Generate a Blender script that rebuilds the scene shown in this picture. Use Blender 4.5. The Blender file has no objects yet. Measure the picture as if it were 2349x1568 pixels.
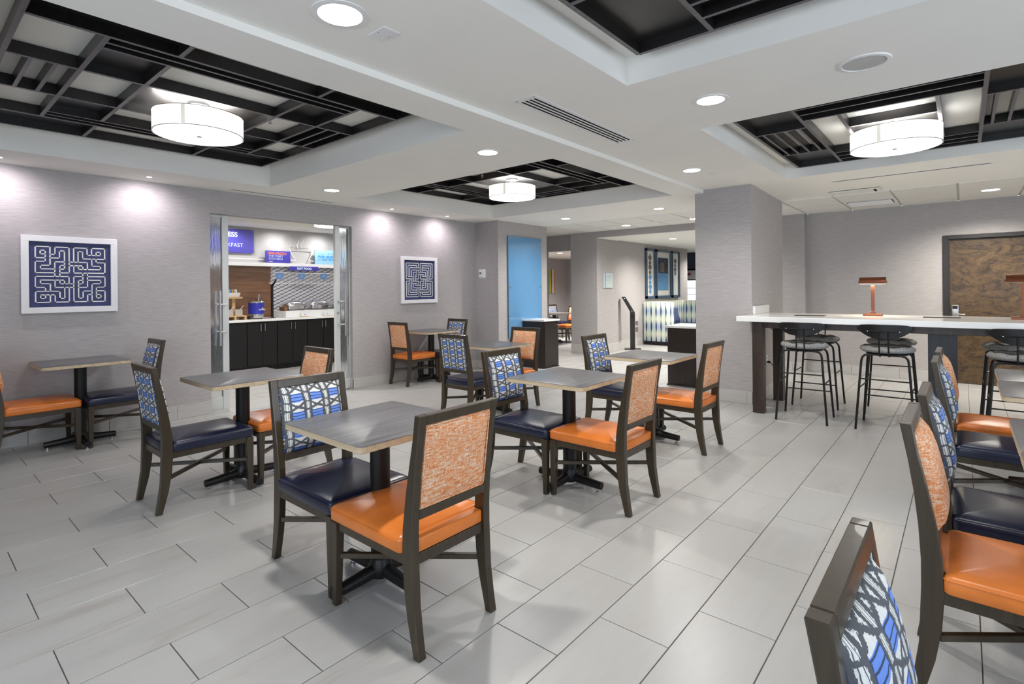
import bpy, bmesh, math, random
from mathutils import Matrix, Vector
random.seed(7)
SC = bpy.context.scene
COL = SC.collection
R = math.radians
PI = math.pi

# ------------------------------------------------------------------ camera
CAM_H = 1.39
FPX, CXP, CYP, W, H = 1216.33, 1174.5, 662.06, 2349.0, 1568.0
YAW, ROLL = R(40.3833), R(-0.5619)
cam_d = bpy.data.cameras.new('camera')
cam = bpy.data.objects.new('camera', cam_d)
COL.objects.link(cam)
_f = Vector((-math.sin(YAW), math.cos(YAW), 0))
_r = Vector((math.cos(YAW), math.sin(YAW), 0))
_u = Vector((0, 0, 1))
_r2 = _r * math.cos(ROLL) + _u * math.sin(ROLL)
_u2 = -_r * math.sin(ROLL) + _u * math.cos(ROLL)
cam.matrix_world = Matrix(((_r2.x, _u2.x, -_f.x, 0), (_r2.y, _u2.y, -_f.y, 0), (_r2.z, _u2.z, -_f.z, CAM_H), (0, 0, 0, 1)))
cam_d.sensor_width = 36.0
cam_d.lens = FPX * 36.0 / W
cam_d.shift_x = (W / 2 - CXP) / W
cam_d.shift_y = -(H / 2 - CYP) / W
cam_d.clip_start = 0.05
SC.camera = cam

# ------------------------------------------------------------------ world and exposure
wd = bpy.data.worlds.new('world'); SC.world = wd; wd.use_nodes = True
wd.node_tree.nodes['Background'].inputs[0].default_value = (0.62, 0.76, 1.0, 1)
wd.node_tree.nodes['Background'].inputs[1].default_value = 1.0
SC.view_settings.view_transform = 'Standard'
SC.view_settings.look = 'None'
SC.view_settings.exposure = 0.98
SC.view_settings.gamma = 1.0
SC.view_settings.use_curve_mapping = False
try:
    SC.cycles.use_denoising = True
    SC.cycles.use_adaptive_sampling = True
    SC.cycles.adaptive_threshold = 0.05
    SC.cycles.max_bounces = 5
    SC.cycles.diffuse_bounces = 3
    SC.cycles.glossy_bounces = 3
    SC.cycles.transmission_bounces = 4
    SC.cycles.transparent_max_bounces = 8
    SC.cycles.sample_clamp_indirect = 6.0
    SC.cycles.caustics_reflective = False
    SC.cycles.caustics_refractive = False
except Exception:
    pass

# light levels
WARM = (1.0, 0.962, 0.915)
COOL = (0.84, 0.92, 1.0)
E_DRUM, E_SHADE, E_LENS = 9.0, 0.42, 8.0
P_DOWN, P_WASH, P_WIN = 64.0, 14.0, 27.0


def area_light(name, loc, rot, sx, sy, power, color):
    d = bpy.data.lights.new(name, 'AREA'); d.shape = 'RECTANGLE'; d.size = sx; d.size_y = sy
    d.energy = power; d.color = color
    o = bpy.data.objects.new(name, d); o.location = loc; o.rotation_euler = rot; COL.objects.link(o)
    return o


def spot_light(name, loc, power, color, size=115, blend=0.7, soft=0.05, rot=(0, 0, 0)):
    d = bpy.data.lights.new(name, 'SPOT'); d.energy = power; d.color = color
    d.spot_size = R(size); d.spot_blend = blend; d.shadow_soft_size = soft
    o = bpy.data.objects.new(name, d); o.location = loc; o.rotation_euler = rot; COL.objects.link(o)
    return o


# daylight through the windows behind the camera (their frames are built with the walls)
area_light('window_daylight', (3.62, 1.0, 1.45), (0, R(90), 0), 1.9, 1.9, P_WIN, COOL)
area_light('window_daylight', (3.62, 4.0, 1.45), (0, R(90), 0), 1.9, 1.9, P_WIN, COOL)
area_light('window_daylight', (1.6, -2.62, 1.45), (R(90), 0, 0), 1.9, 1.9, P_WIN, COOL)
area_light('window_daylight', (-1.6, -2.62, 1.45), (R(90), 0, 0), 1.9, 1.9, P_WIN, COOL)

# ------------------------------------------------------------------ heights
ZS, ZC, ZG = 2.56, 2.60, 2.56          # dropped soffit, centre ceiling, tile ceiling
ZB1, ZR1 = 2.73, 2.806                  # lattice underside / recess top, trays in the soffit
ZB2, ZR2 = 2.695, 2.769
XW = -6.56


# ------------------------------------------------------------------ materials
class NT:
    def __init__(s, name):
        s.m = bpy.data.materials.new(name); s.m.use_nodes = True
        s.t = s.m.node_tree; s.b = s.t.nodes['Principled BSDF']

    def n(s, typ, **kw):
        nd = s.t.nodes.new(typ)
        for k, v in kw.items():
            setattr(nd, k, v)
        return nd

    def l(s, a, b):
        s.t.links.new(a, b)

    def math(s, op, a, b=None, c=None, clamp=False):
        nd = s.n('ShaderNodeMath', operation=op, use_clamp=clamp)
        for i, v in enumerate((a, b, c)):
            if v is None: continue
            if isinstance(v, (int, float)): nd.inputs[i].default_value = v
            else: s.l(v, nd.inputs[i])
        return nd.outputs[0]

    def coord(s, kind='Object', scale=(1, 1, 1), loc=(0, 0, 0), rot=(0, 0, 0)):
        tc = s.n('ShaderNodeTexCoord'); mp = s.n('ShaderNodeMapping')
        mp.inputs['Scale'].default_value = scale; mp.inputs['Location'].default_value = loc
        mp.inputs['Rotation'].default_value = rot
        s.l(tc.outputs[kind], mp.inputs[0])
        return mp.outputs[0]

    def world(s, scale=(1, 1, 1), rnd=0.0):
        g = s.n('ShaderNodeNewGeometry'); mp = s.n('ShaderNodeMapping')
        mp.inputs['Scale'].default_value = scale
        s.l(g.outputs['Position'], mp.inputs[0])
        if rnd:
            oi = s.n('ShaderNodeObjectInfo'); va = s.n('ShaderNodeVectorMath', operation='SCALE')
            cx = s.n('ShaderNodeCombineXYZ')
            mu = s.math('MULTIPLY', oi.outputs['Random'], rnd)
            s.l(mu, cx.inputs[0]); s.l(mu, cx.inputs[1]); s.l(mu, cx.inputs[2])
            s.l(cx.outputs[0], mp.inputs['Location'])
        return mp.outputs[0]

    def noise(s, vec, scale=1.0, detail=3.0, rough=0.5, dist=0.0, out='Fac'):
        nd = s.n('ShaderNodeTexNoise')
        nd.inputs['Scale'].default_value = scale; nd.inputs['Detail'].default_value = detail
        nd.inputs['Roughness'].default_value = rough; nd.inputs['Distortion'].default_value = dist
        s.l(vec, nd.inputs['Vector'])
        return nd.outputs[out]

    def ramp(s, fac, stops, interp='LINEAR'):
        nd = s.n('ShaderNodeValToRGB'); cr = nd.color_ramp; cr.interpolation = interp
        while len(cr.elements) < len(stops): cr.elements.new(0.5)
        for e, (p, c) in zip(cr.elements, stops):
            e.position = p; e.color = (*c, 1)
        s.l(fac, nd.inputs[0])
        return nd.outputs[0]

    def mix(s, fac, a, b, mode='MIX'):
        nd = s.n('ShaderNodeMix', data_type='RGBA', blend_type=mode)
        if isinstance(fac, (int, float)): nd.inputs[0].default_value = fac
        else: s.l(fac, nd.inputs[0])
        for i, v in ((6, a), (7, b)):
            if isinstance(v, tuple): nd.inputs[i].default_value = (*v, 1)
            else: s.l(v, nd.inputs[i])
        return nd.outputs[2]

    def color(s, c):
        if isinstance(c, tuple): s.b.inputs['Base Color'].default_value = (*c, 1)
        else: s.l(c, s.b.inputs['Base Color'])

    def bump(s, h, strength=0.2, dist=0.01):
        nd = s.n('ShaderNodeBump'); nd.inputs['Strength'].default_value = strength
        nd.inputs['Distance'].default_value = dist
        s.l(h, nd.inputs['Height']); s.l(nd.outputs[0], s.b.inputs['Normal'])

    def set(s, **kw):
        for k, v in kw.items():
            s.b.inputs[k.replace('_', ' ')].default_value = v
        return s


def plain(name, c, rough=0.5, metal=0.0, emit=None, es=0.0, coat=0.0, spec=0.5, trans=0.0, alpha=1.0, var=0.06, vs=6.0):
    """A procedural material: a faint noise in the tone over one colour."""
    t = NT(name)
    if var and not emit:
        f = t.noise(t.coord(scale=(vs, vs, vs)), 1.0, 3.0)
        lo = tuple(max(0, x * (1 - var)) for x in c); hi = tuple(min(1, x * (1 + var)) for x in c)
        t.color(t.ramp(f, [(0.3, lo), (0.7, hi)]))
    else:
        t.color(c)
    t.set(Roughness=rough, Metallic=metal)
    t.b.inputs['Specular IOR Level'].default_value = spec
    t.b.inputs['Coat Weight'].default_value = coat
    t.b.inputs['Transmission Weight'].default_value = trans
    t.b.inputs['Alpha'].default_value = alpha
    if emit:
        t.b.inputs['Emission Color'].default_value = (*emit, 1); t.b.inputs['Emission Strength'].default_value = es
    return t.m


def wallpaper():
    t = NT('wallpaper')
    a = t.noise(t.world((11.0, 11.0, 250)), 1.0, 4.0, 0.68)
    b = t.noise(t.world((7.0, 7.0, 95)), 1.0, 3.0, 0.6)
    f = t.math('ADD', t.math('MULTIPLY', a, 0.6), t.math('MULTIPLY', b, 0.4))
    t.color(t.ramp(f, [(0.30, (0.325, 0.303, 0.299)), (0.5, (0.405, 0.382, 0.377)), (0.70, (0.485, 0.462, 0.458))]))
    t.set(Roughness=0.62); t.bump(a, 0.12, 0.004)
    return t.m


def tile_mat(name, c0, c1, c2, rough, sx=5.0, sy=0.7, sz=5.0):
    t = NT(name)
    v = t.world((sx, sy, sz), 37.0)
    a = t.noise(v, 1.0, 5.0, 0.55, 0.6)
    b = t.noise(v, 4.5, 4.0, 0.6, 1.2)
    f = t.math('ADD', t.math('MULTIPLY', a, 0.65), t.math('MULTIPLY', b, 0.35))
    t.color(t.ramp(f, [(0.34, c2), (0.42, c1), (0.55, c0), (0.75, c1)]))
    t.set(Roughness=rough)
    return t.m


def wood(name, c0, c1, rough, axis='x', sc=60.0, coat=0.0):
    t = NT(name)
    s = {'x': (2.0, sc, sc), 'y': (sc, 2.0, sc), 'z': (sc, sc, 2.0)}[axis]
    f = t.noise(t.coord(scale=s), 1.0, 4.0, 0.6)
    t.color(t.ramp(f, [(0.3, c0), (0.7, c1)]))
    t.set(Roughness=rough); t.b.inputs['Coat Weight'].default_value = coat
    return t.m


def weave():
    t = NT('orange_weave')
    h = t.noise(t.coord(scale=(28, 28, 260)), 1.0, 4.0, 0.7)
    v = t.noise(t.coord(scale=(330, 330, 26)), 1.0, 3.0, 0.65)
    f = t.math('ADD', t.math('MULTIPLY', h, 0.6), t.math('MULTIPLY', v, 0.4))
    t.color(t.ramp(f, [(0.35, (0.24, 0.11, 0.07)), (0.43, (0.64, 0.19, 0.05)), (0.49, (0.68, 0.29, 0.11)), (0.545, (0.64, 0.45, 0.32)), (0.63, (0.80, 0.71, 0.60))]))
    t.set(Roughness=0.85); t.bump(f, 0.35, 0.002)
    return t.m


def blue_pattern():
    t = NT('blue_pattern')
    vec = t.coord()
    nz = t.noise(t.coord(scale=(14, 14, 14)), 1.0, 2.0, 0.5, 0.0, 'Color')
    off = t.n('ShaderNodeVectorMath', operation='MULTIPLY_ADD')
    t.l(nz, off.inputs[0]); off.inputs[1].default_value = (0.018, 0.0, 0.018); t.l(vec, off.inputs[2])
    sp = t.n('ShaderNodeSeparateXYZ'); t.l(off.outputs[0], sp.inputs[0])
    px, pz = sp.outputs[0], sp.outputs[2]
    U = t.math('MULTIPLY_ADD', px, 1 / 0.108, 100.5)
    V = t.math('MULTIPLY_ADD', pz, 1 / 0.090, 100.0)
    u = t.math('FRACT', U); v = t.math('FRACT', V)
    uc = t.math('ABSOLUTE', t.math('SUBTRACT', u, 0.5))           # 0 centre of block .. 0.5 middle of the pale stripe
    fine = t.noise(t.coord(scale=(260, 260, 60)), 1.0, 2.0)
    blk = t.math('MULTIPLY', t.math('LESS_THAN', uc, 0.31), t.math('LESS_THAN', v, 0.46))
    hl = t.math('ABSOLUTE', t.math('SUBTRACT', t.math('FRACT', t.math('MULTIPLY', v, 6.0)), 0.5))
    hline = t.math('MULTIPLY', t.math('LESS_THAN', hl, 0.12), t.math('MULTIPLY', t.math('LESS_THAN', uc, 0.36), t.math('LESS_THAN', v, 0.5)))
    # crossing strokes in the pale band
    vv = t.math('MULTIPLY', t.math('SUBTRACT', v, 0.73), 1.85)
    d1 = t.math('ABSOLUTE', t.math('SUBTRACT', t.math('ABSOLUTE', vv), uc))
    wj = t.math('MULTIPLY_ADD', fine, 0.25, 0.0)
    xline = t.math('MULTIPLY', t.math('LESS_THAN', d1, wj), t.math('GREATER_THAN', v, 0.44))
    # ragged edges of the blocks
    e1 = t.math('ABSOLUTE', t.math('SUBTRACT', uc, 0.345))
    edge = t.math('LESS_THAN', e1, t.math('MULTIPLY', fine, 0.13))
    vl = t.math('ABSOLUTE', t.math('SUBTRACT', t.math('FRACT', t.math('MULTIPLY', u, 11.0)), 0.5))
    vline = t.math('MULTIPLY', t.math('LESS_THAN', vl, 0.11), t.math('GREATER_THAN', uc, 0.36))
    dark = t.math('MAXIMUM', t.math('MAXIMUM', hline, xline), t.math('MAXIMUM', edge, vline), clamp=True)
    base = t.mix(blk, t.mix(fine, (0.52, 0.53, 0.52), (0.74, 0.74, 0.71)), t.mix(fine, (0.07, 0.17, 0.58), (0.16, 0.30, 0.72)))
    t.color(t.mix(t.math('MULTIPLY', dark, 0.9), base, (0.012, 0.018, 0.035)))
    t.set(Roughness=0.8); t.bump(fine, 0.2, 0.001)
    return t.m


def vinyl(name, c):
    t = NT(name)
    vo = t.n('ShaderNodeTexVoronoi'); vo.inputs['Scale'].default_value = 420
    t.l(t.coord(), vo.inputs['Vector'])
    f = t.noise(t.coord(scale=(9, 9, 9)), 1.0, 3.0)
    lo = tuple(x * 0.92 for x in c); hi = tuple(min(1, x * 1.06) for x in c)
    t.color(t.ramp(f, [(0.3, lo), (0.7, hi)]))
    t.set(Roughness=0.29); t.bump(vo.outputs['Distance'], 0.10, 0.001)
    return t.m


def burl():
    t = NT('burl_veneer')
    a = t.noise(t.coord(scale=(3.6, 3.6, 7.0)), 1.0, 6.0, 0.7, 2.2)
    b = t.noise(t.coord(scale=(16, 16, 22)), 1.0, 3.0, 0.6, 5.0)
    f = t.math('ADD', t.math('MULTIPLY', a, 0.65), t.math('MULTIPLY', b, 0.35))
    t.color(t.ramp(f, [(0.38, (0.016, 0.009, 0.005)), (0.46, (0.054, 0.030, 0.012)), (0.56, (0.100, 0.060, 0.023)), (0.70, (0.155, 0.098, 0.041))]))
    t.set(Roughness=0.35)
    return t.m


def mesh_tile():
    t = NT('mesh_wall')
    sp = t.n('ShaderNodeSeparateXYZ'); t.l(t.world(), sp.inputs[0])
    y = t.math('MULTIPLY', sp.outputs[1], 1 / 0.15); z = t.math('MULTIPLY', sp.outputs[2], 1 / 0.068)
    a = t.math('FRACT', t.math('ADD', t.math('SUBTRACT', z, y), 50.0))
    b = t.math('FRACT', t.math('ADD', t.math('ADD', z, y), 50.0))
    la = t.math('LESS_THAN', a, 0.20); lb = t.math('LESS_THAN', b, 0.13)
    c = t.mix(lb, (0.62, 0.62, 0.66), (0.22, 0.21, 0.23)); c = t.mix(la, c, (0.035, 0.033, 0.04))
    t.color(c); t.set(Roughness=0.4)
    return t.m


def booth_fabric():
    t = NT('ikat_fabric')
    sp = t.n('ShaderNodeSeparateXYZ'); t.l(t.world(), sp.inputs[0])
    s = t.math('ADD', sp.outputs[0], sp.outputs[1])
    u = t.math('FRACT', t.math('MULTIPLY_ADD', s, 1 / 0.125, 200.0))
    nz = t.noise(t.world((9, 9, 4.5)), 1.0, 2.0)
    w = t.math('SINE', t.math('MULTIPLY', sp.outputs[2], 2 * PI / 0.36))
    e = t.math('ABSOLUTE', t.math('SUBTRACT', u, 0.5))
    band = t.math('MULTIPLY_ADD', w, 0.5, 0.5)
    body = t.mix(t.math('MULTIPLY', band, nz), (0.70, 0.70, 0.55), (0.10, 0.22, 0.50))
    teal = t.mix(0.5, body, (0.42, 0.60, 0.58))
    base = t.mix(t.math('LESS_THAN', u, 0.5), body, teal)
    ln = t.math('LESS_THAN', e, t.math('MULTIPLY_ADD', w, 0.05, 0.085))
    t.color(t.mix(ln, base, (0.015, 0.022, 0.10)))
    t.set(Roughness=0.85)
    return t.m


def streak_glass():
    t = NT('rain_glass')
    f = t.noise(t.world((70, 70, 5)), 1.0, 3.0)
    t.color((0.90, 0.94, 0.96)); t.set(Roughness=0.22)
    t.b.inputs['Transmission Weight'].default_value = 0.92; t.b.inputs['IOR'].default_value = 1.2
    t.bump(f, 0.7, 0.02)
    return t.m


def clear_glass(name, tint, alpha):
    t = NT(name)
    t.color(tint); t.set(Roughness=0.05); t.b.inputs['Alpha'].default_value = alpha
    t.b.inputs['Coat Weight'].default_value = 0.5
    return t.m


def speckle(name, c0, c1, sc=220, rough=0.8):
    t = NT(name)
    f = t.noise(t.coord(scale=(sc, sc, sc)), 1.0, 3.0, 0.7)
    t.color(t.ramp(f, [(0.35, c0), (0.65, c1)])); t.set(Roughness=rough); t.bump(f, 0.3, 0.002)
    return t.m


M = {}
M['wall'] = wallpaper()
M['ceil'] = plain('ceiling_paint', (0.85, 0.838, 0.79), 0.85, var=0.02, vs=1.5)
M['grid'] = plain('ceiling_panel_white', (0.76, 0.755, 0.72), 0.9, var=0.03, vs=60)
M['gridbar'] = plain('ceiling_bar_cream', (0.60, 0.59, 0.53), 0.6)
M['tile'] = tile_mat('floor_tile_grey', (0.372, 0.370, 0.362), (0.354, 0.349, 0.338), (0.316, 0.301, 0.280), 0.30)
M['base_tile'] = tile_mat('baseboard_tile_grey', (0.50, 0.49, 0.47), (0.46, 0.45, 0.43), (0.40, 0.385, 0.36), 0.3, 1.2, 1.2, 9.0)
M['grout'] = plain('grout_brown', (0.13, 0.105, 0.088), 0.9)
M['lattice'] = wood('lattice_wood', (0.006, 0.005, 0.005), (0.016, 0.014, 0.014), 0.36, 'x', 40, 0.1)
M['lit_underside'] = wood('lattice_lit_underside', (0.095, 0.088, 0.094), (0.15, 0.14, 0.148), 0.45, 'x', 40)  # paler tone paints floor-bounced light onto the beam undersides
M['lattice_panel'] = wood('lattice_panel_wood', (0.010, 0.009, 0.0085), (0.022, 0.020, 0.019), 0.32, 'y', 40)
M['frame'] = wood('chair_frame_wood', (0.026, 0.0175, 0.0085), (0.045, 0.032, 0.0165), 0.34, 'z', 50, 0.12)
M['orange'] = vinyl('orange_vinyl', (0.66, 0.185, 0.030))
M['navy'] = vinyl('navy_vinyl', (0.0085, 0.0115, 0.034))
M['weave'] = weave()
M['pattern'] = blue_pattern()
M['top'] = wood('grey_laminate', (0.075, 0.075, 0.081), (0.150, 0.149, 0.156), 0.30, 'y', 55)
M['ply'] = wood('plywood_edge', (0.42, 0.31, 0.19), (0.62, 0.50, 0.34), 0.5, 'x', 30)
M['black'] = plain('black_powder_coat', (0.0075, 0.0075, 0.008), 0.4, spec=0.35)
M['blackgloss'] = plain('black_gloss', (0.008, 0.008, 0.0085), 0.3, spec=0.35)
M['chrome'] = plain('chrome', (0.75, 0.75, 0.76), 0.14, 1.0, var=0.02)
M['steel'] = plain('brushed_steel', (0.55, 0.55, 0.56), 0.3, 1.0, var=0.05)
M['alu'] = plain('satin_aluminium', (0.60, 0.62, 0.61), 0.4, 0.25, var=0.02)
M['white'] = plain('white_paint', (0.78, 0.78, 0.78), 0.45, var=0.02)
M['quartz'] = plain('white_quartz', (0.80, 0.80, 0.78), 0.14, var=0.012, vs=14)
M['darkwood'] = wood('espresso_wood', (0.012, 0.008, 0.007), (0.026, 0.018, 0.015), 0.32, 'z', 40)
M['barwood'] = wood('bar_wood', (0.022, 0.013, 0.009), (0.055, 0.034, 0.024), 0.4, 'z', 25)
M['barblack'] = wood('bar_black_panel', (0.012, 0.014, 0.018), (0.026, 0.028, 0.034), 0.35, 'z', 25)
M['navypaint'] = plain('painting_navy', (0.028, 0.036, 0.125), 0.6, var=0.25, vs=30)
M['cream'] = plain('cream_stroke', (0.74, 0.76, 0.72), 0.6)
M['blueglass'] = plain('blue_back_painted_glass', (0.125, 0.285, 0.49), 0.06, coat=0.5, var=0.02)
M['copper'] = plain('copper_brown_metal', (0.165, 0.050, 0.021), 0.28, 0.6, var=0.05)
M['burl'] = burl()
M['doorframe'] = plain('door_frame_bronze', (0.018, 0.015, 0.014), 0.4)
M['mesh'] = mesh_tile()
M['walnut'] = wood('walnut_laminate', (0.115, 0.052, 0.026), (0.235, 0.115, 0.060), 0.4, 'y', 26)
M['booth'] = booth_fabric()
M['rain'] = streak_glass()
M['acrylic'] = clear_glass('acrylic_clear', (0.85, 0.87, 0.90), 0.10)
M['jar'] = clear_glass('jar_clear', (0.80, 0.82, 0.84), 0.35)
M['sign'] = plain('sign_indigo', (0.060, 0.050, 0.40), 0.35, var=0.05)
M['signlight'] = plain('sign_sky_blue', (0.33, 0.62, 0.87), 0.35, var=0.05)
M['icon'] = plain('icon_blue', (0.05, 0.28, 0.80), 0.4, var=0.03)
M['letter'] = plain('lettering_pale', (0.70, 0.86, 0.93), 0.5, var=0.02)
M['letterblue'] = plain('lettering_blue', (0.06, 0.30, 0.70), 0.5, var=0.02)
M['lettergrey'] = plain('lettering_grey', (0.26, 0.38, 0.52), 0.5, var=0.02)
M['letterorange'] = plain('lettering_orange', (0.85, 0.20, 0.05), 0.5, var=0.02)
M['bluewrap'] = plain('warmer_blue', (0.035, 0.04, 0.42), 0.35, var=0.05)
M['pine'] = wood('pine_wood', (0.50, 0.31, 0.13), (0.66, 0.46, 0.23), 0.5, 'y', 25)
M['oats'] = speckle('oat_topping', (0.40, 0.22, 0.08), (0.66, 0.45, 0.2), 90)
M['tweed'] = speckle('stool_tweed', (0.13, 0.128, 0.122), (0.42, 0.415, 0.40), 160)
M['velvet'] = speckle('stool_velvet', (0.055, 0.050, 0.042), (0.12, 0.112, 0.098), 60)
M['navyfab'] = speckle('navy_cushion', (0.025, 0.04, 0.10), (0.05, 0.08, 0.17), 80)
M['slate'] = plain('slate_frame', (0.060, 0.10, 0.16), 0.35)
M['paper'] = plain('mat_board', (0.66, 0.66, 0.62), 0.7)
M['directory'] = plain('directory_plate', (0.55, 0.62, 0.61), 0.3, var=0.02)
M['dark'] = plain('dark_slot', (0.010, 0.008, 0.009), 0.85, spec=0.1)
M['grille'] = plain('speaker_grille', (0.50, 0.49, 0.47), 0.8)
M['grille_dark'] = plain('finial_bronze', (0.05, 0.05, 0.048), 0.4)
M['lens'] = plain('light_lens', (1, 1, 1), 0.5, emit=(1.0, 0.965, 0.90), es=E_LENS)
M['diffuser'] = plain('drum_diffuser', (1, 1, 1), 0.5, emit=(1.0, 0.985, 0.96), es=E_DRUM)
M['shade'] = plain('drum_shade_fabric', (0.85, 0.83, 0.78), 0.7, emit=(1.0, 0.975, 0.93), es=E_SHADE)
M['seam'] = plain('shade_seam', (0.62, 0.60, 0.50), 0.7, emit=(1.0, 0.97, 0.86), es=0.22)
M['washlens'] = plain('wash_lens', (1, 1, 1), 0.5, emit=(1.0, 0.93, 0.98), es=9.0)
M['lampglow'] = plain('lamp_tube_glow', (1, 1, 1), 0.5, emit=(1.0, 0.86, 0.66), es=9.0)
M['cooler'] = plain('cooler_lit_glass', (0.6, 0.8, 0.8), 0.1, emit=(0.72, 0.93, 0.95), es=0.75)
M['bluedark'] = plain('ribbed_dark_panel', (0.035, 0.045, 0.065), 0.5)
M['red'] = plain('red_print', (0.60, 0.04, 0.03), 0.5)
M['olive'] = plain('stripe_lime', (0.45, 0.48, 0.03), 0.6)
M['ochre'] = plain('stripe_ochre', (0.55, 0.36, 0.08), 0.6)
M['stripeorange'] = plain('stripe_orange', (0.75, 0.16, 0.03), 0.6)
M['brownbit'] = plain('print_brown', (0.16, 0.13, 0.10), 0.7, var=0.4, vs=60)
M['bluebit'] = plain('print_blue', (0.12, 0.30, 0.55), 0.7, var=0.4, vs=40)
M['glassdark'] = plain('glazed_dark_print', (0.06, 0.075, 0.11), 0.10, var=0.5, vs=14)


# ------------------------------------------------------------------ mesh builder
class MB:
    def __init__(s):
        s.v = []; s.f = []

    def box(s, x0, y0, z0, x1, y1, z1):
        b = len(s.v)
        s.v += [(x0, y0, z0), (x1, y0, z0), (x1, y1, z0), (x0, y1, z0), (x0, y0, z1), (x1, y0, z1), (x1, y1, z1), (x0, y1, z1)]
        s.f += [tuple(b + i for i in q) for q in ((0, 3, 2, 1), (4, 5, 6, 7), (0, 1, 5, 4), (1, 2, 6, 5), (2, 3, 7, 6), (3, 0, 4, 7))]
        return s

    def quad(s, *p):
        b = len(s.v); s.v += list(p); s.f.append(tuple(range(b, b + len(p)))); return s

    def prism(s, poly, a, b, axis='x'):
        """poly: 2D points; axis x: (y,z), y: (x,z), z: (x,y); extruded from a to b."""
        def P(p, t):
            return {'x': (t, p[0], p[1]), 'y': (p[0], t, p[1]), 'z': (p[0], p[1], t)}[axis]
        n = len(poly); k = len(s.v)
        s.v += [P(p, a) for p in poly] + [P(p, b) for p in poly]
        s.f.append(tuple(k + i for i in range(n))[::-1]); s.f.append(tuple(k + n + i for i in range(n)))
        for i in range(n):
            j = (i + 1) % n
            s.f.append((k + i, k + j, k + n + j, k + n + i))
        return s

    def loft(s, rings, cap0=True, cap1=True, closed=True):
        k = len(s.v); n = len(rings[0])
        for r in rings: s.v += list(r)
        for a in range(len(rings) - 1):
            for i in range(n if closed else n - 1):
                j = (i + 1) % n
                s.f.append((k + a * n + i, k + a * n + j, k + (a + 1) * n + j, k + (a + 1) * n + i))
        if cap0: s.f.append(tuple(k + i for i in range(n))[::-1])
        if cap1: s.f.append(tuple(k + (len(rings) - 1) * n + i for i in range(n)))
        return s

    def tube(s, pts, r, n=8, caps=True):
        pts = [Vector(p) for p in pts]; rings = []
        ref = None
        for i, p in enumerate(pts):
            if i == 0: d = pts[1] - p
            elif i == len(pts) - 1: d = p - pts[i - 1]
            else: d = (pts[i + 1] - p).normalized() + (p - pts[i - 1]).normalized()
            d.normalize()
            if ref is None:
                ref = Vector((0, 0, 1)) if abs(d.z) < 0.9 else Vector((1, 0, 0))
            a = d.cross(ref).normalized(); b = a.cross(d).normalized(); ref = b
            rr = r[i] if isinstance(r, (list, tuple)) else r
            rings.append([tuple(p + a * (rr * math.cos(2 * PI * k / n)) + b * (rr * math.sin(2 * PI * k / n))) for k in range(n)])
        return s.loft(rings, caps, caps)

    def lathe(s, prof, n=32, c=(0, 0, 0), cap0=True, cap1=True, mod=None):
        rings = []
        for (r, z) in prof:
            ring = []
            for k in range(n):
                a = 2 * PI * k / n
                rr, zz = (r, z) if mod is None else mod(r, z, a)
                ring.append((c[0] + rr * math.cos(a), c[1] + rr * math.sin(a), c[2] + zz))
            rings.append(ring)
        return s.loft(rings, cap0, cap1)

    def build(s, name, mat, parent=None, loc=None, rot=None, smooth=False, bevel=0.0, seg=1, ang=35):
        me = bpy.data.meshes.new(name)
        me.from_pydata([tuple(v) for v in s.v], [], s.f)
        bm = bmesh.new(); bm.from_mesh(me)
        bmesh.ops.recalc_face_normals(bm, faces=bm.faces)
        if bevel > 0:
            es = [e for e in bm.edges if len(e.link_faces) == 2 and e.calc_face_angle(0) > R(25)]
            bmesh.ops.bevel(bm, geom=es, offset=bevel, segments=seg, profile=0.5, affect='EDGES', clamp_overlap=True)
        if smooth:
            for f in bm.faces: f.smooth = True
            for e in bm.edges:
                if len(e.link_faces) == 2 and e.calc_face_angle(0) > R(ang): e.smooth = False
        bm.to_mesh(me); bm.free()
        me.materials.append(M[mat] if isinstance(mat, str) else mat)
        o = bpy.data.objects.new(name, me); COL.objects.link(o)
        if parent: o.parent = parent
        if loc: o.location = loc
        if rot: o.rotation_euler = rot
        return o


def rrect(hx, hy, r, seg=4):
    pts = []
    r = max(min(r, hx * 0.99, hy * 0.99), 1e-4)
    for (sx, sy, a0) in ((1, 1, 0), (-1, 1, 90), (-1, -1, 180), (1, -1, 270)):
        for k in range(seg + 1):
            a = R(a0 + 90 * k / seg)
            pts.append((sx * (hx - r) + r * math.cos(a), sy * (hy - r) + r * math.sin(a)))
    return pts


def tag(o, label=None, cat=None, group=None, kind=None):
    if label: o['label'] = label
    if cat: o['category'] = cat
    if group: o['group'] = group
    if kind: o['kind'] = kind
    return o


def thing(name, label, cat, loc=(0, 0, 0), rz=0.0, group=None):
    o = bpy.data.objects.new(name, None); COL.objects.link(o)
    o.location = loc; o.rotation_euler = (0, 0, rz); o.empty_display_size = 0.1
    return tag(o, label, cat, group)


def dup(root, loc, rz, label, group=None):
    def cp(o, parent):
        c = o.copy(); COL.objects.link(c); c.parent = parent
        for ch in o.children: cp(ch, c)
        return c
    r = cp(root, None); r.location = loc; r.rotation_euler = (0, 0, rz)
    return tag(r, label, None, group)


def struct(o):
    o['kind'] = 'structure'; return o


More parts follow.
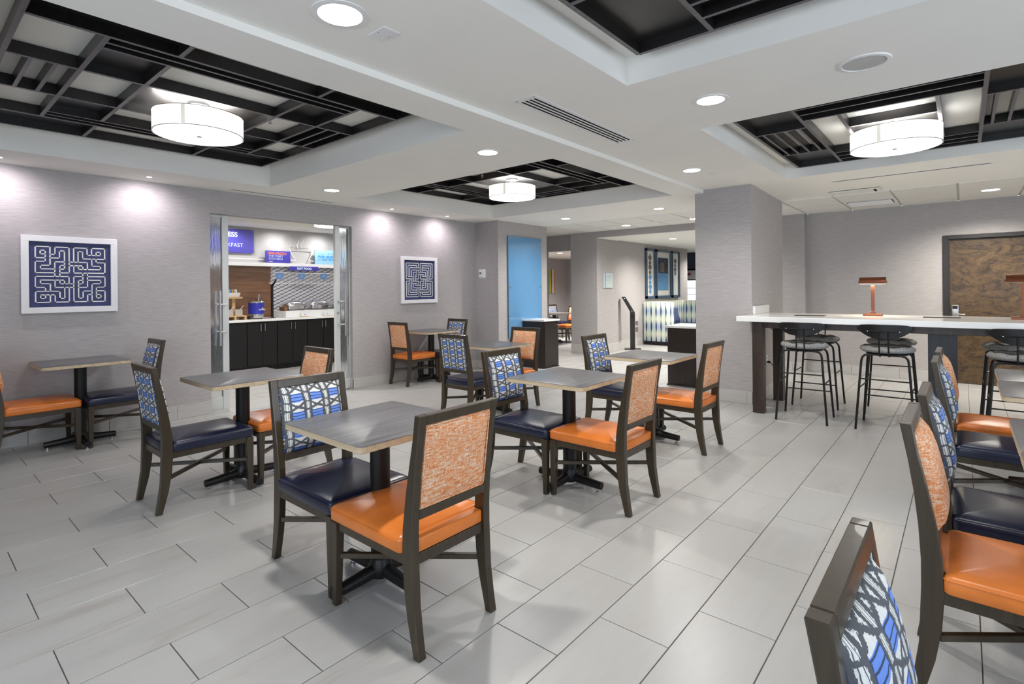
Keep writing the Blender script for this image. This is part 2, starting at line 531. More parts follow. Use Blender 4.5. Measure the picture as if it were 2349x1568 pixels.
def text(name, body, size, mat, parent, loc, plane='x', bold=0.0, depth=0.002, align='LEFT', flip=False):
    cu = bpy.data.curves.new(name, 'FONT'); cu.body = body; cu.size = size; cu.align_x = align
    cu.extrude = depth; cu.offset = bold
    tmp = bpy.data.objects.new(name + '_tmp', cu); COL.objects.link(tmp)
    dg = bpy.context.evaluated_depsgraph_get(); dg.update()
    me = bpy.data.meshes.new_from_object(tmp.evaluated_get(dg))
    bpy.data.objects.remove(tmp); bpy.data.curves.remove(cu)
    me.materials.clear(); me.materials.append(M[mat])
    if plane == 'x':
        mt = Matrix(((0, 0, 1, 0), (1, 0, 0, 0), (0, 1, 0, 0), (0, 0, 0, 1)))
    else:
        mt = Matrix(((1, 0, 0, 0), (0, 0, -1, 0), (0, 1, 0, 0), (0, 0, 0, 1)))
    me.transform(mt)
    me.name = name
    o = bpy.data.objects.new(name, me); COL.objects.link(o); o.parent = parent; o.location = loc
    return o


# ------------------------------------------------------------------ floor
def px_of(x, y, z=0.0):
    d = Vector((x, y, z - CAM_H)); c = d.dot(_f)
    if c < 0.05: return None
    return (CXP + FPX * d.dot(_r2) / c, CYP - FPX * d.dot(_u2) / c, c)


floor = struct(MB().quad((-12, -3, -0.004), (4, -3, -0.004), (4, 20, -0.004), (-12, 20, -0.004)).build('floor', 'grout'))
TX, TY = 0.3062, 0.6135
tile_bm = MB().box(-TX / 2 + 0.002, -TY / 2 + 0.002, -0.012, TX / 2 - 0.002, TY / 2 - 0.002, 0.0)
tile_src = tile_bm.build('floor_tile', 'tile', floor, bevel=0.0012)
tile_me = tile_src.data
bpy.data.objects.remove(tile_src)
cells = []
for i in range(-37, 16):
    xc = -0.875 + (i + 0.5) * TX
    for j in range(-10, 32):
        yc = 2.247 + (j + 0.5) * TY + (TY / 2 if i % 2 else 0.0)
        if xc < -10.2 or xc > 3.4 or yc < -2.4 or yc > 16.5: continue
        p = px_of(xc, yc); vis = False; size = 0
        if p:
            vis = -60 < p[0] < W + 60 and 600 < p[1] < H + 120 and yc < 9.9 and xc > XW - 0.1
            size = 1.0 / p[2]
        cells.append((size if vis else 0.0, xc, yc))
cells.sort(reverse=True)
for k, (s_, xc, yc) in enumerate(cells[:300]):
    o = bpy.data.objects.new('floor_tile', tile_me); COL.objects.link(o); o.parent = floor; o.location = (xc, yc, 0)
rest = MB()
for s_, xc, yc in cells[300:]:
    rest.box(xc - TX / 2 + 0.002, yc - TY / 2 + 0.002, -0.012, xc + TX / 2 - 0.002, yc + TY / 2 - 0.002, 0.0)
tag(rest.build('floor_tile_field', 'tile', floor), kind='stuff')


# ------------------------------------------------------------------ ceilings
def slab(mb, x0, x1, y0, y1, z, holes):
    xs = sorted({x0, x1, *[h[0] for h in holes], *[h[1] for h in holes]})
    ys = sorted({y0, y1, *[h[2] for h in holes], *[h[3] for h in holes]})
    for a, b in zip(xs, xs[1:]):
        for c, d in zip(ys, ys[1:]):
            mx, my = (a + b) / 2, (c + d) / 2
            if any(h[0] < mx < h[1] and h[2] < my < h[3] for h in holes): continue
            mb.quad((a, c, z), (b, c, z), (b, d, z), (a, d, z))
    for h in holes:
        zt = h[4]
        for (p, q) in (((h[0], h[2]), (h[1], h[2])), ((h[1], h[2]), (h[1], h[3])), ((h[1], h[3]), (h[0], h[3])), ((h[0], h[3]), (h[0], h[2]))):
            mb.quad((*p, z), (*q, z), (*q, zt), (*p, zt))
        mb.quad((h[0], h[2], zt), (h[1], h[2], zt), (h[1], h[3], zt), (h[0], h[3], zt))


XSTEP, YG = -2.46, 8.02
TR1 = (-5.92, -2.79, 0.20, 2.78, ZR1); TR3 = (-5.92, -2.81, 3.886, 6.49, ZR1)
TR2 = (-1.525, 0.69, 0.29, 2.875, ZR2); TR4 = (-1.525, 0.69, 4.04, 6.58, ZR2)
mb = MB()
slab(mb, XW - 0.2, XSTEP, -2.6, YG, ZS, [TR1, TR3])
slab(mb, XSTEP, 3.6, -2.6, 6.75, ZC, [TR2, TR4])
mb.quad((XSTEP, 6.75, ZC), (3.6, 6.75, ZC), (3.6, YG, ZG), (XSTEP, YG, ZG))
mb.quad((XSTEP, -2.6, ZS), (XSTEP, 6.75, ZS), (XSTEP, 6.75, ZC), (XSTEP, -2.6, ZC))
mb.quad((XSTEP, 6.75, ZS), (XSTEP, YG, ZS), (XSTEP, 6.75, ZC))
struct(mb.build('ceiling', 'ceil'))

# tile ceiling behind the seam
gc = struct(MB().quad((-7.3, YG, ZG + 0.012), (3.6, YG, ZG + 0.012), (3.6, 9.8, ZG + 0.012), (-7.3, 9.8, ZG + 0.012)).build('ceiling', 'gridbar'))
GX = [-7.2, -6.59, -5.98, -5.37, -4.76, -4.15, -3.54, -2.93, -2.53, -1.92, -1.30, -0.68, -0.04, 0.57, 1.18, 1.79, 2.4]
for a, b in zip(GX, GX[1:]):
    MB().box(a + 0.012, YG + 0.03, ZG, b - 0.012, 8.86, ZG + 0.012).build('ceiling_panel', 'grid', gc)
    MB().box(a + 0.012, 8.885, ZG, b - 0.012, 9.74, ZG + 0.012).build('ceiling_panel', 'grid', gc)

# ------------------------------------------------------------------ walls
# left wall with the wide opening into the breakfast room
OY0, OY1, OZ = 2.385, 4.235, 2.29
mb = MB()
mb.box(XW - 0.13, -2.6, 0, XW, OY0, ZS).box(XW - 0.13, OY1, 0, XW, 6.75, ZS).box(XW - 0.13, OY0, OZ, XW, OY1, ZS)
struct(mb.build('wall_left', 'wall'))
struct(MB().box(-7.3, 6.73, 0, -6.03, 8.12, ZS).build('wall_pier', 'wall'))
struct(MB().box(-2.57, 6.60, 0, -1.90, 8.02, ZC).build('wall_pillar', 'wall'))
struct(MB().box(-1.95, 9.74, 0, -0.215, 9.90, ZG).box(-0.215, 9.74, 2.085, 1.0, 9.90, ZG).box(1.0, 9.74, 0, 3.6, 9.90, ZG).build('wall_back', 'wall'))
struct(MB().box(-2.75, 9.62, 0, -1.95, 9.90, ZG).build('wall_pilaster', 'wall'))
# wall behind the camera and on the far right, each with two windows
mb = MB()
mb.box(XW, -2.6, 0, -2.6, -2.45, 2.6).box(-2.6, -2.6, 0, 2.6, -2.45, 0.45).box(-2.6, -2.6, 2.45, 2.6, -2.45, 2.6)
mb.box(-0.6, -2.6, 0.45, 0.6, -2.45, 2.45).box(2.6, -2.6, 0, 3.6, -2.45, 2.6)
struct(mb.build('wall_rear', 'wall'))
mb = MB()
mb.box(3.45, -2.6, 0, 3.6, 0.0, 2.6).box(3.45, 0.0, 0, 3.6, 5.0, 0.45).box(3.45, 0.0, 2.45, 3.6, 5.0, 2.6)
mb.box(3.45, 2.0, 0.45, 3.6, 3.0, 2.45).box(3.45, 5.0, 0, 3.6, 9.9, 2.6)
struct(mb.build('wall_right', 'wall'))


def window(n, horiz, c0, c1, at):
    w = MB(); t = 0.05
    def bx(a0, z0, a1, z1):
        if horiz: w.box(a0, at - 0.03, z0, a1, at + 0.03, z1)
        else: w.box(at - 0.03, a0, z0, at + 0.03, a1, z1)
    bx(c0, 0.45, c1, 0.5); bx(c0, 2.40, c1, 2.45); bx(c0, 0.5, c0 + t, 2.4); bx(c1 - t, 0.5, c1, 2.4)
    m = (c0 + c1) / 2; bx(m - 0.025, 0.5, m + 0.025, 2.4)
    struct(w.build('window_%d' % n, 'alu'))


window(1, False, 0.0, 2.0, 3.52); window(2, False, 3.0, 5.0, 3.52)
window(3, True, 0.6, 2.6, -2.52); window(4, True, -2.6, -0.6, -2.52)

# lobby beyond the far opening
mb = MB().box(-6.45, 9.55, 0, -5.80, 10.43, ZG)
struct(mb.build('wall_column', 'wall'))
struct(MB().box(-6.30, 10.43, 0, -5.98, 14.75, 2.47).build('wall_lobby', 'wall'))
struct(MB().box(-5.80, 9.55, 2.435, -2.75, 10.43, ZG).build('trim_1', 'wall'))
struct(MB().box(-5.795, 9.56, 2.425, -2.755, 10.42, 2.436).build('trim_2', 'ceil'))
struct(MB().box(-7.3, 9.68, 2.225, -6.45, 9.9, ZG).build('trim_3', 'wall'))
struct(MB().box(-7.75, 8.0, 0, -7.3, 9.9, ZG).build('wall_corner', 'wall'))
mb = MB()
mb.quad((-6.0, 10.4, 2.47), (3.6, 10.4, 2.47), (3.6, 19, 2.47), (-6.0, 19, 2.47))
mb.quad((-10.0, 14.15, 2.47), (-6.0, 14.15, 2.47), (-6.0, 19, 2.47), (-10.0, 19, 2.47))
struct(mb.build('ceiling', 'ceil'))
struct(MB().box(-9.75, 9.9, 0, -9.6, 19, 2.4).build('wall_far', 'wall'))
struct(MB().box(-9.6, 14.0, 0, -6.3, 14.15, 2.4).build('wall_end', 'wall'))
struct(MB().quad((-9.75, 9.7, 2.31), (-6.3, 9.7, 2.31), (-6.3, 14.1, 2.31), (-9.75, 14.1, 2.31)).build('ceiling', 'ceil'))
struct(MB().box(-9.6, 18.4, 0, 3.6, 18.6, 2.47).build('wall_lobby_end', 'wall'))
struct(MB().box(3.45, 9.9, 0, 3.6, 18.4, 2.47).build('wall_lobby_side', 'wall'))

# breakfast room shell
BX = -9.92
mb = MB(); slab(mb, -10.2, XW - 0.13, 1.0, 8.0, ZS, [(-9.35, -7.3, 3.88, 6.9, 2.68)])
struct(mb.build('ceiling', 'ceil'))
struct(MB().box(-10.05, 1.0, 1.85, BX, 8.0, ZS).box(-10.05, 1.0, 0, BX, 8.0, 0.9).build('wall_breakfast', plain('breakfast_wall_paint', (0.47, 0.46, 0.465), 0.7)))
struct(MB().box(-10.05, 1.0, 0.9, BX, 4.66, 1.85).build('wall_breakfast_walnut', 'walnut'))
struct(MB().box(-10.05, 4.66, 0.9, BX, 8.0, 1.85).build('wall_breakfast_mesh', 'mesh'))
struct(MB().box(-10.05, 0.85, 0, XW - 0.13, 1.0, ZS).build('wall_breakfast_side', 'wall'))
struct(MB().box(-10.05, 8.0, 0, -7.3, 8.15, ZS).build('wall_breakfast_end', 'wall'))
struct(MB().box(BX - 0.02, 1.0, 1.852, BX + 0.11, 8.0, 1.918).build('trim_4', 'white'))


# ------------------------------------------------------------------ tiled baseboards
def baseboard(name, p, q, nx, ny, step=0.61, h=0.145):
    """from p to q along a wall, standing out along (nx, ny)"""
    p = Vector((*p, 0)); q = Vector((*q, 0)); d = (q - p); L = d.length; d.normalize(); n = Vector((nx, ny, 0))
    root = None; a = 0.0
    bb = MB()
    c0 = p; c1 = q; c2 = q + n * 0.008; c3 = p + n * 0.008
    bb.prism([(c.x, c.y) for c in (c0, c1, c2, c3)], 0.0, h - 0.003, 'z')
    root = struct(bb.build(name, 'grout'))
    k = 0
    while a < L - 0.02:
        b = min(a + step, L)
        e = [p + d * (a + 0.0015), p + d * (b - 0.0015)]
        poly = [e[0], e[1], e[1] + n * 0.013, e[0] + n * 0.013]
        MB().prism([(c.x, c.y) for c in poly], 0.001, h, 'z').build('baseboard_tile', 'base_tile', root, bevel=0.001)
        a = b; k += 1
    return root


baseboard('baseboard_left', (XW, -0.4), (XW, OY0), 1, 0)
baseboard('baseboard_left', (XW, OY1), (XW, 6.73), 1, 0)
baseboard('baseboard_left_jamb', (XW, OY1), (XW - 0.13, OY1), 0, -1)
baseboard('baseboard_pier', (XW, 6.73), (-6.03, 6.73), 0, -1)
baseboard('baseboard_pier', (-6.03, 6.73), (-6.03, 8.12), 1, 0)
baseboard('baseboard_pillar', (-2.57, 6.60), (-1.90, 6.60), 0, -1)
baseboard('baseboard_pillar', (-1.90, 6.60), (-1.90, 8.02), 1, 0)
baseboard('baseboard_back', (-1.95, 9.74), (-0.215, 9.74), 0, -1)
baseboard('baseboard_back', (-2.75, 9.62), (-1.95, 9.62), 0, -1)
baseboard('baseboard_column', (-6.45, 9.55), (-5.80, 9.55), 0, -1, h=0.19)
baseboard('baseboard_column', (-5.80, 9.55), (-5.80, 10.43), 1, 0, h=0.19)
baseboard('baseboard_lobby', (-5.98, 10.43), (-5.98, 11.88), 1, 0, h=0.17)
baseboard('baseboard_far', (-9.6, 11.5), (-9.6, 14.0), 1, 0)


# ------------------------------------------------------------------ timber lattices in the ceiling trays
def lattice(label, cx, cy, zb, zt, kind):
    t = thing('ceiling_lattice', label, 'lattice', (cx, cy, zb), 0, 'dark timber lattices in the ceiling trays')
    d = zt - zb - 0.003
    def beam(*q):
        o = MB().box(*q).build('beam', 'lattice', t)
        o.data.materials.append(M['lit_underside'])
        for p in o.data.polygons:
            if p.normal.z < -0.9: p.material_index = 1  # downward faces take the painted bounce light
    def yb(x, a, b, w=0.026):
        beam(x - w / 2, a, 0, x + w / 2, b, d)
    def xb(y, a, b, w=0.026):
        beam(a, y - w / 2, 0.0006, b, y + w / 2, d)
    def pan(a, b, c, e):
        MB().box(a, c, d - 0.012, b, e, d + 0.001).build('panel', 'lattice_panel', t)
    if kind == 1:
        X = [-1.391, -0.95, -0.8625, -0.775, -0.323, 0.323, 0.775, 0.8625, 0.95, 1.391]
        Y = [-1.099, -0.76, -0.426, 0.426, 0.76, 1.099]
        for x in (X[0], X[1], X[4], X[5], X[8], X[9]): yb(x, Y[0], Y[5])
        for x in (X[2], X[3], X[6], X[7]): yb(x, Y[1], Y[4], 0.02)
        xb(Y[0], X[0], X[9]); xb(Y[5], X[0], X[9])
        for y in (Y[1], Y[4]): xb(y, X[1], X[8])
        for y in (Y[2], Y[3]): xb(y, X[3], X[6]); xb(y, X[0], X[1]); xb(y, X[8], X[9])
        for y in (-0.646, -0.535): xb(y - 0.335, X[4], X[5], 0.022)
        for y in (0.87, 0.98): xb(y, X[4], X[5], 0.022)
        for a, b in ((X[0], X[1]), (X[8], X[9])):
            pan(a, b, Y[0], Y[2]); pan(a, b, Y[3], Y[5])
        for a, b in ((X[1], X[4]), (X[5], X[8])):
            pan(a, b, Y[1], Y[2]); pan(a, b, Y[3], Y[4])
        pan(X[4], X[5], Y[2], Y[3]); pan(X[4], X[5], Y[4], Y[5])
    else:
        for x in (-0.955, -0.545, 0.545, 0.955): yb(x, -1.15, 1.15)
        xb(-1.15, -0.955, 0.955); xb(1.15, -0.955, 0.955)
        for s in (-1, 1):
            for y in (-0.46, 0.46): xb(y, *sorted((s * 0.545, s * 0.955)))
            for y in (0.67, 0.835, 0.99): xb(s * y, -0.545, 0.545, 0.022)
            for x in (0.89, 0.805, 0.71, 0.61): yb(s * x, -0.46, 0.46, 0.02)
            yb(s * 0.295, -0.67, 0.67); xb(s * 0.24, -0.295, 0.295)
            pan(*sorted((s * 0.545, s * 0.955)), 0.46, 1.15); pan(*sorted((s * 0.545, s * 0.955)), -1.15, -0.46)
            pan(-0.545, 0.545, *sorted((s * 0.67, s * 1.15)))
        pan(-0.295, 0.295, -0.24, 0.24)
    return t


lattice('dark timber ceiling lattice above the tables by the left maze painting', -4.35, 1.515, ZB1, ZR1, 1)
lattice('dark timber ceiling lattice in the centre, beyond the long slot vent', -4.35, 5.185, ZB1, ZR1, 1)
lattice('dark timber ceiling lattice cut off by the top edge, its lamp out of view', -0.42, 1.585, ZB2, ZR2, 2)
lattice('dark timber ceiling lattice above the white bar counter', -0.42, 5.38, ZB2, ZR2, 2)


# ------------------------------------------------------------------ lamps in the ceiling
def drum_light(label, x, y, zb, zt, h=0.138, r=0.297):
    t = thing('drum_light', label, 'ceiling light', (x, y, zb), 0, 'white drum ceiling lights')
    n = 64
    MB().lathe([(r, 0.0), (r, h)], n, cap0=False, cap1=False).lathe([(r - 0.006, h), (r - 0.006, 0.0)], n, cap0=False, cap1=False).build('shade', 'shade', t, smooth=True)
    MB().lathe([(r - 0.008, 0.006), (r - 0.03, 0.003), (0.001, 0.0)], n, cap0=False).build('diffuser', 'diffuser', t, smooth=True)
    for z in (-0.002, h):
        MB().lathe([(r + 0.002, z), (r + 0.002, z + 0.004), (r - 0.008, z + 0.004), (r - 0.008, z)], n, cap0=False, cap1=False).build('rim', 'steel', t, smooth=True)
    MB().lathe([(0.02, -0.012), (0.02, 0.002)], 20).build('finial', 'grille_dark', t)
    MB().lathe([(0.075, zt - zb - 0.03), (0.075, zt - zb - 0.014)], 28).build('canopy', 'steel', t)
    for k in range(3):
        a = k * 2 * PI / 3 + 0.4
        MB().tube([(0.05 * math.cos(a), 0.05 * math.sin(a), h * 0.6), (0.05 * math.cos(a), 0.05 * math.sin(a), zt - zb - 0.02)], 0.012, 8).build('stem', 'steel', t, smooth=True)
    a = math.atan2(-y, -x) - 0.33
    MB().box(r, -0.012, 0.004, r + 0.0015, 0.012, h).build('seam', 'seam', t, rot=(0, 0, a))
    MB().lathe([(r - 0.02, h * 0.62), (0.06, h * 0.62)], n, cap0=False, cap1=False).build('lamp_tray', 'diffuser', t)
    return t


drum_light('white drum ceiling light above the tables by the left maze painting', -4.35, 1.515, 2.56, ZR1)
drum_light('small looking white drum ceiling light hanging in the middle of the picture', -4.39, 5.185, 2.555, ZR1, r=0.297)
drum_light('white drum ceiling light above the bar counter', -0.42, 5.38, 2.52, ZR2, r=0.312)
drum_light('white drum ceiling light cut off by the right door of the breakfast room', -8.25, 4.95, 2.49, 2.68)
# the lattice at the top edge has its own lamp just outside the picture
drum_light('white drum ceiling light just above the top edge of the picture', -0.42, 1.585, 2.52, ZR2, r=0.312)


def downlight(label, x, y, z, r=0.085, power=None, warm=WARM, lens='lens', group='round recessed downlights', yaw=0):
    t = thing('downlight', label, 'downlight', (x, y, z), 0, group)
    MB().lathe([(r * 1.28, 0.001), (r * 1.28, -0.004), (r * 1.0, -0.006), (r * 0.96, 0.0)], 32, cap0=False, cap1=False).build('trim_ring', 'white', t, smooth=True)
    MB().lathe([(r * 0.97, -0.002), (0.001, -0.003)], 32, cap0=False).build('lens', lens, t, smooth=True)
    spot_light('downlight_beam', (x, y, z - 0.02), P_DOWN if power is None else power, warm, 152, 1.0, 0.06)
    return t


downlight('large recessed downlight at the top edge beside the square access plate', -2.07, 1.29, ZC, 0.095)
downlight('recessed downlight between the slot vent and the lattice over the bar', -1.236, 3.457, ZC)
downlight('recessed downlight in front of the wide pillar', -2.13, 5.40, ZC)
downlight('recessed downlight between the two lattices on the left', -3.09, 3.33, ZS)
downlight('recessed downlight near the left wall above the breakfast room opening', -5.60, 3.356, ZS)
downlight('small recessed downlight above the white topped cabinet by the blue glass', -5.07, 7.37, ZS, 0.075, 90)
downlight('small recessed downlight nearest the wide pillar in the plastered far ceiling', -3.43, 7.42, ZS, 0.075, 90)
downlight('warm recessed downlight in the tile ceiling near the lobby', -4.81, 8.98, ZG, 0.085, 100)
downlight('warm recessed downlight in the tile ceiling half hidden by the wide pillar', -3.50, 8.98, ZG, 0.085, 100)
downlight('recessed downlight in the tile ceiling above the veneered door', 0.27, 8.87, ZG, 0.09, 165, (1.0, 0.93, 0.83))
downlight('small recessed downlight beyond the lobby pictures', -5.3, 14.9, 2.47, 0.09, 110)
downlight('small recessed downlight in the far dining room near the pier', -8.0, 11.35, 2.31, 0.08, 190)
downlight('small recessed downlight in the far dining room beside the column', -7.72, 12.2, 2.31, 0.09, 190)
downlight('added unseen downlight brightening the lobby from behind the wide pillar', -3.6, 12.6, 2.47, 0.085, 330, (1.0, 0.95, 0.88))  # added out of sight to brighten the lobby
downlight('added unseen downlight brightening the lobby from behind the header beam', -4.9, 11.3, 2.47, 0.085, 190, (1.0, 0.95, 0.88))  # second unseen lamp, added for lobby brightness
downlight('added unseen downlight brightening the breakfast room from above its opening', -7.6, 3.0, ZS, 0.085, 150)  # unseen lamp added to lift the breakfast room
downlight('added unseen downlight brightening the breakfast room from behind the right sliding door', -7.0, 5.6, ZS, 0.085, 150)  # another added lamp, out of sight, brightening the breakfast room
downlight('added downlight in the tile ceiling brightening the back wall from outside the right edge of the picture', 1.9, 8.87, ZG, 0.09, 165, (1.0, 0.93, 0.83))  # extra unseen lamp added to brighten the back wall

for k, (yy, lab) in enumerate(((0.62, 'tiny recessed wall washer at the far left edge'), (1.72, 'tiny recessed wall washer above the left maze painting'), (4.72, 'tiny recessed wall washer left of the small maze painting'), (5.80, 'tiny recessed wall washer right of the small maze painting'))):
    t = thing('wall_washer', lab, 'downlight', (-6.28, yy, ZS), 0, 'tiny wall washers along the left wall')
    MB().lathe([(0.036, 0.001), (0.036, -0.003), (0.025, -0.003)], 20, cap0=False, cap1=False).build('trim_ring', 'white', t, smooth=True)
    MB().lathe([(0.025, -0.001), (0.001, -0.002)], 20, cap0=False).build('lens', 'washlens', t)
    spot_light('wall_washer_beam', (-6.24, yy, ZS - 0.015), P_WASH, (1.0, 0.90, 0.99), 150, 1.0, 0.03, (0, R(24), 0))
for yy in (3.9, 4.75, 5.6, 6.4):
    spot_light('breakfast_wash_beam', (-9.55, yy, ZS - 0.02), 13, (1, 0.98, 0.95), 145, 1.0, 0.03, (0, R(18), 0))


# ------------------------------------------------------------------ ceiling fittings
t = thing('slot_vent', 'long white ceiling vent with four dark slots', 'vent', (-2.115, 3.293, ZC))
MB().box(-0.088, -0.68, -0.004, 0.088, 0.68, 0.0).build('frame', 'white', t, bevel=0.002)
for k in range(4):
    x = -0.05 + k * 0.0335
    MB().box(x - 0.0065, -0.63, -0.0055, x + 0.0065, 0.63, -0.0035).build('slot', 'dark', t)
for sx in (-0.07, 0.07):
    for sy in (-0.66, 0.66):
        MB().lathe([(0.007, -0.006), (0.007, -0.004)], 10, (sx, sy, 0)).build('screw', 'steel', t)
t = thing('slot_diffuser', 'thin linear slot diffuser along the left wall over the opening', 'vent', (-6.37, 3.19, ZS), 0, 'linear slot diffusers')
MB().box(-0.03, -0.66, -0.003, 0.03, 0.66, 0).build('frame', 'white', t); MB().box(-0.008, -0.64, -0.0045, 0.008, 0.64, -0.0025).build('slot', 'dark', t)
t = thing('slot_diffuser', 'thin linear slot diffuser in front of the tile ceiling on the right', 'vent', (-0.46, 7.08, ZC - 0.0095), 0, 'linear slot diffusers')
MB().box(-0.70, -0.035, -0.003, 0.70, 0.035, 0).build('frame', 'white', t); MB().box(-0.68, -0.009, -0.0045, 0.68, 0.009, -0.0025).build('slot', 'dark', t)
t = thing('ceiling_speaker', 'round white ceiling speaker with a grey grille', 'speaker', (-0.40, 3.44, ZC))
MB().lathe([(0.125, 0.0), (0.122, -0.006), (0.105, -0.008), (0.102, -0.003)], 40, cap0=False, cap1=False).build('ring', 'white', t, smooth=True)
MB().lathe([(0.103, -0.004), (0.001, -0.006)], 40, cap0=False).build('grille', 'grille', t, smooth=True)
t = thing('access_plate', 'small square white access plate beside the large downlight', 'cover plate', (-2.075, 1.522, ZC))
MB().box(-0.065, -0.045, -0.005, 0.065, 0.045, 0).build('plate', 'white', t, bevel=0.002)
for s in (-1, 1): MB().lathe([(0.004, -0.0065), (0.004, -0.005)], 8, (0, s * 0.03, 0)).build('screw', 'steel', t)
tag(MB().box(-2.07, 5.68, ZC - 0.004, -1.98, 5.78, ZC).build('cover_plate', 'white', bevel=0.002), 'faint white plate beside the downlight in front of the wide pillar', 'cover plate')
t = thing('air_diffuser', 'white square air diffuser set into the tile ceiling', 'vent', (-0.98, 8.95, ZG))
MB().box(-0.30, -0.22, -0.008, 0.30, 0.22, -0.001).build('frame', 'white', t, bevel=0.003)
for k in range(6):
    MB().prism([(-0.16 + k * 0.058, -0.0095), (-0.125 + k * 0.058, -0.026), (-0.122 + k * 0.058, -0.024), (-0.157 + k * 0.058, -0.0085)], -0.25, 0.25, 'x').build('louvre', 'white', t)
MB().box(-0.26, -0.18, -0.0088, 0.26, 0.18, -0.007).build('throat', 'dark', t)
t = thing('ceiling_hatch', 'white hatch ajar in the ceiling in front of the air diffuser', 'hatch', (-1.02, 7.83, ZC - 0.0345))
MB().box(-0.27, -0.14, -0.010, 0.27, 0.14, -0.002).build('panel', 'grid', t, bevel=0.002)
MB().box(0.20, -0.10, -0.013, 0.225, 0.08, -0.010).build('gap', 'dark', t)
for (x, y, z, lab) in ((-4.28, 2.02, ZR1, 'small pendent sprinkler head beside the left drum light'), (-4.48, 4.73, ZR1, 'small pendent sprinkler head near the central drum light')):
    t = thing('sprinkler', lab, 'sprinkler', (x, y, z), 0, 'pendent sprinklers')
    MB().lathe([(0.035, 0.0), (0.03, -0.006), (0.012, -0.008)], 16).build('escutcheon', 'chrome', t, smooth=True)
    for s in (-1, 1): MB().tube([(s * 0.006, 0, -0.008), (s * 0.016, 0, -0.03), (s * 0.004, 0, -0.05)], 0.003, 6).build('arm', 'chrome', t)
    MB().lathe([(0.003, -0.012), (0.003, -0.03)], 8).build('bulb', 'red', t)
    MB().lathe([(0.018, -0.052), (0.018, -0.055)], 14).build('deflector', 'chrome', t)


# ------------------------------------------------------------------ dining tables
def make_table(label, x, y):
    t = thing('cafe_table', label, 'table', (x, y, 0), 0, 'square pedestal tables')
    hs = 0.318
    rings = []
    for ins, z in ((0.003, 0.736), (0.0, 0.739), (0.0, 0.763)):
        rings.append([(a, b, z) for a, b in rrect(hs - ins, hs - ins, 0.028)])
    MB().loft(rings).build('edge_band', 'ply', t, smooth=True)
    rings = [[(a, b, z) for a, b in rrect(hs - ins, hs - ins, 0.028)] for ins, z in ((0.0008, 0.7622), (0.0008, 0.7655), (0.003, 0.7665))]
    MB().loft(rings).build('table_top', 'top', t, smooth=True)
    MB().lathe([(0.047, 0.06), (0.047, 0.70), (0.05, 0.72)], 24).build('column', 'black', t, smooth=True)
    MB().box(-0.14, -0.14, 0.718, 0.14, 0.14, 0.7355).build('mounting_plate', 'black', t)
    MB().lathe([(0.05, 0.028), (0.062, 0.05), (0.058, 0.085), (0.047, 0.115)], 20).build('hub', 'black', t, smooth=True)
    for k in range(4):
        a = k * PI / 2; c, s = math.cos(a), math.sin(a)
        ft = MB().tube([(0.03 * c, 0.03 * s, 0.062), (0.12 * c, 0.12 * s, 0.053), (0.26 * c, 0.26 * s, 0.044)], [0.034, 0.030, 0.026], 12).build('foot', 'black', t, smooth=True)
        MB().lathe([(0.016, 0.0), (0.016, 0.008), (0.007, 0.010), (0.007, 0.022)], 10, (0.235 * c, 0.235 * s, 0)).build('glide', 'steel', ft)
    return t


TABLES = [
    ('grey laminate pedestal table nearest the camera', -2.14, 1.525),
    ('grey laminate pedestal table in front of the breakfast room opening', -4.06, 1.69),
    ('grey laminate pedestal table in the centre between blue and orange chairs', -2.14, 3.13),
    ('grey laminate pedestal table against the wall under the left maze painting', -6.20, 1.14),
    ('grey laminate pedestal table against the wall under the small maze painting', -6.20, 5.37),
    ('grey laminate pedestal table between the small maze painting and the cabinet by the blue glass', -4.06, 4.43),
    ('grey laminate pedestal table in front of the dark cabinet by the wide pillar', -2.20, 4.56),
    ('grey laminate pedestal table at the right edge, the nearer one beside the blue chairs', 0.475, 3.06),
    ('grey laminate pedestal table almost wholly outside the right edge, beside the large orange chair', 0.475, 2.42),
    ('pedestal table at the right edge below the bar stool, nearer of two', 0.48, 4.33),
    ('pedestal table at the right edge below the bar stool, farther of two', 0.49, 4.985),
]
tb0 = None
for lab, x, y in TABLES:
    if tb0 is None: tb0 = make_table(lab, x, y)
    else: dup(tb0, (x, y, 0), 0, lab)


# ------------------------------------------------------------------ dining chairs
REAR = [(-0.055, 0.92), (-0.033, 0.80), (-0.017, 0.69), (-0.006, 0.58), (0.0, 0.47), (0.0, 0.38), (-0.007, 0.19), (-0.022, 0.08), (-0.035, 0.0)]
FRNT = [(0.0, 0.0), (0.036, 0.14), (0.054, 0.25), (0.062, 0.364), (0.058, 0.48), (0.040, 0.60), (0.018, 0.714), (-0.006, 0.825), (-0.020, 0.92)]


def lerp_prof(P, z):
    P = sorted(P, key=lambda p: p[1])
    for (a, za), (b, zb) in zip(P, P[1:]):
        if za <= z <= zb: return a + (b - a) * (z - za) / (zb - za)
    return P[-1][0]


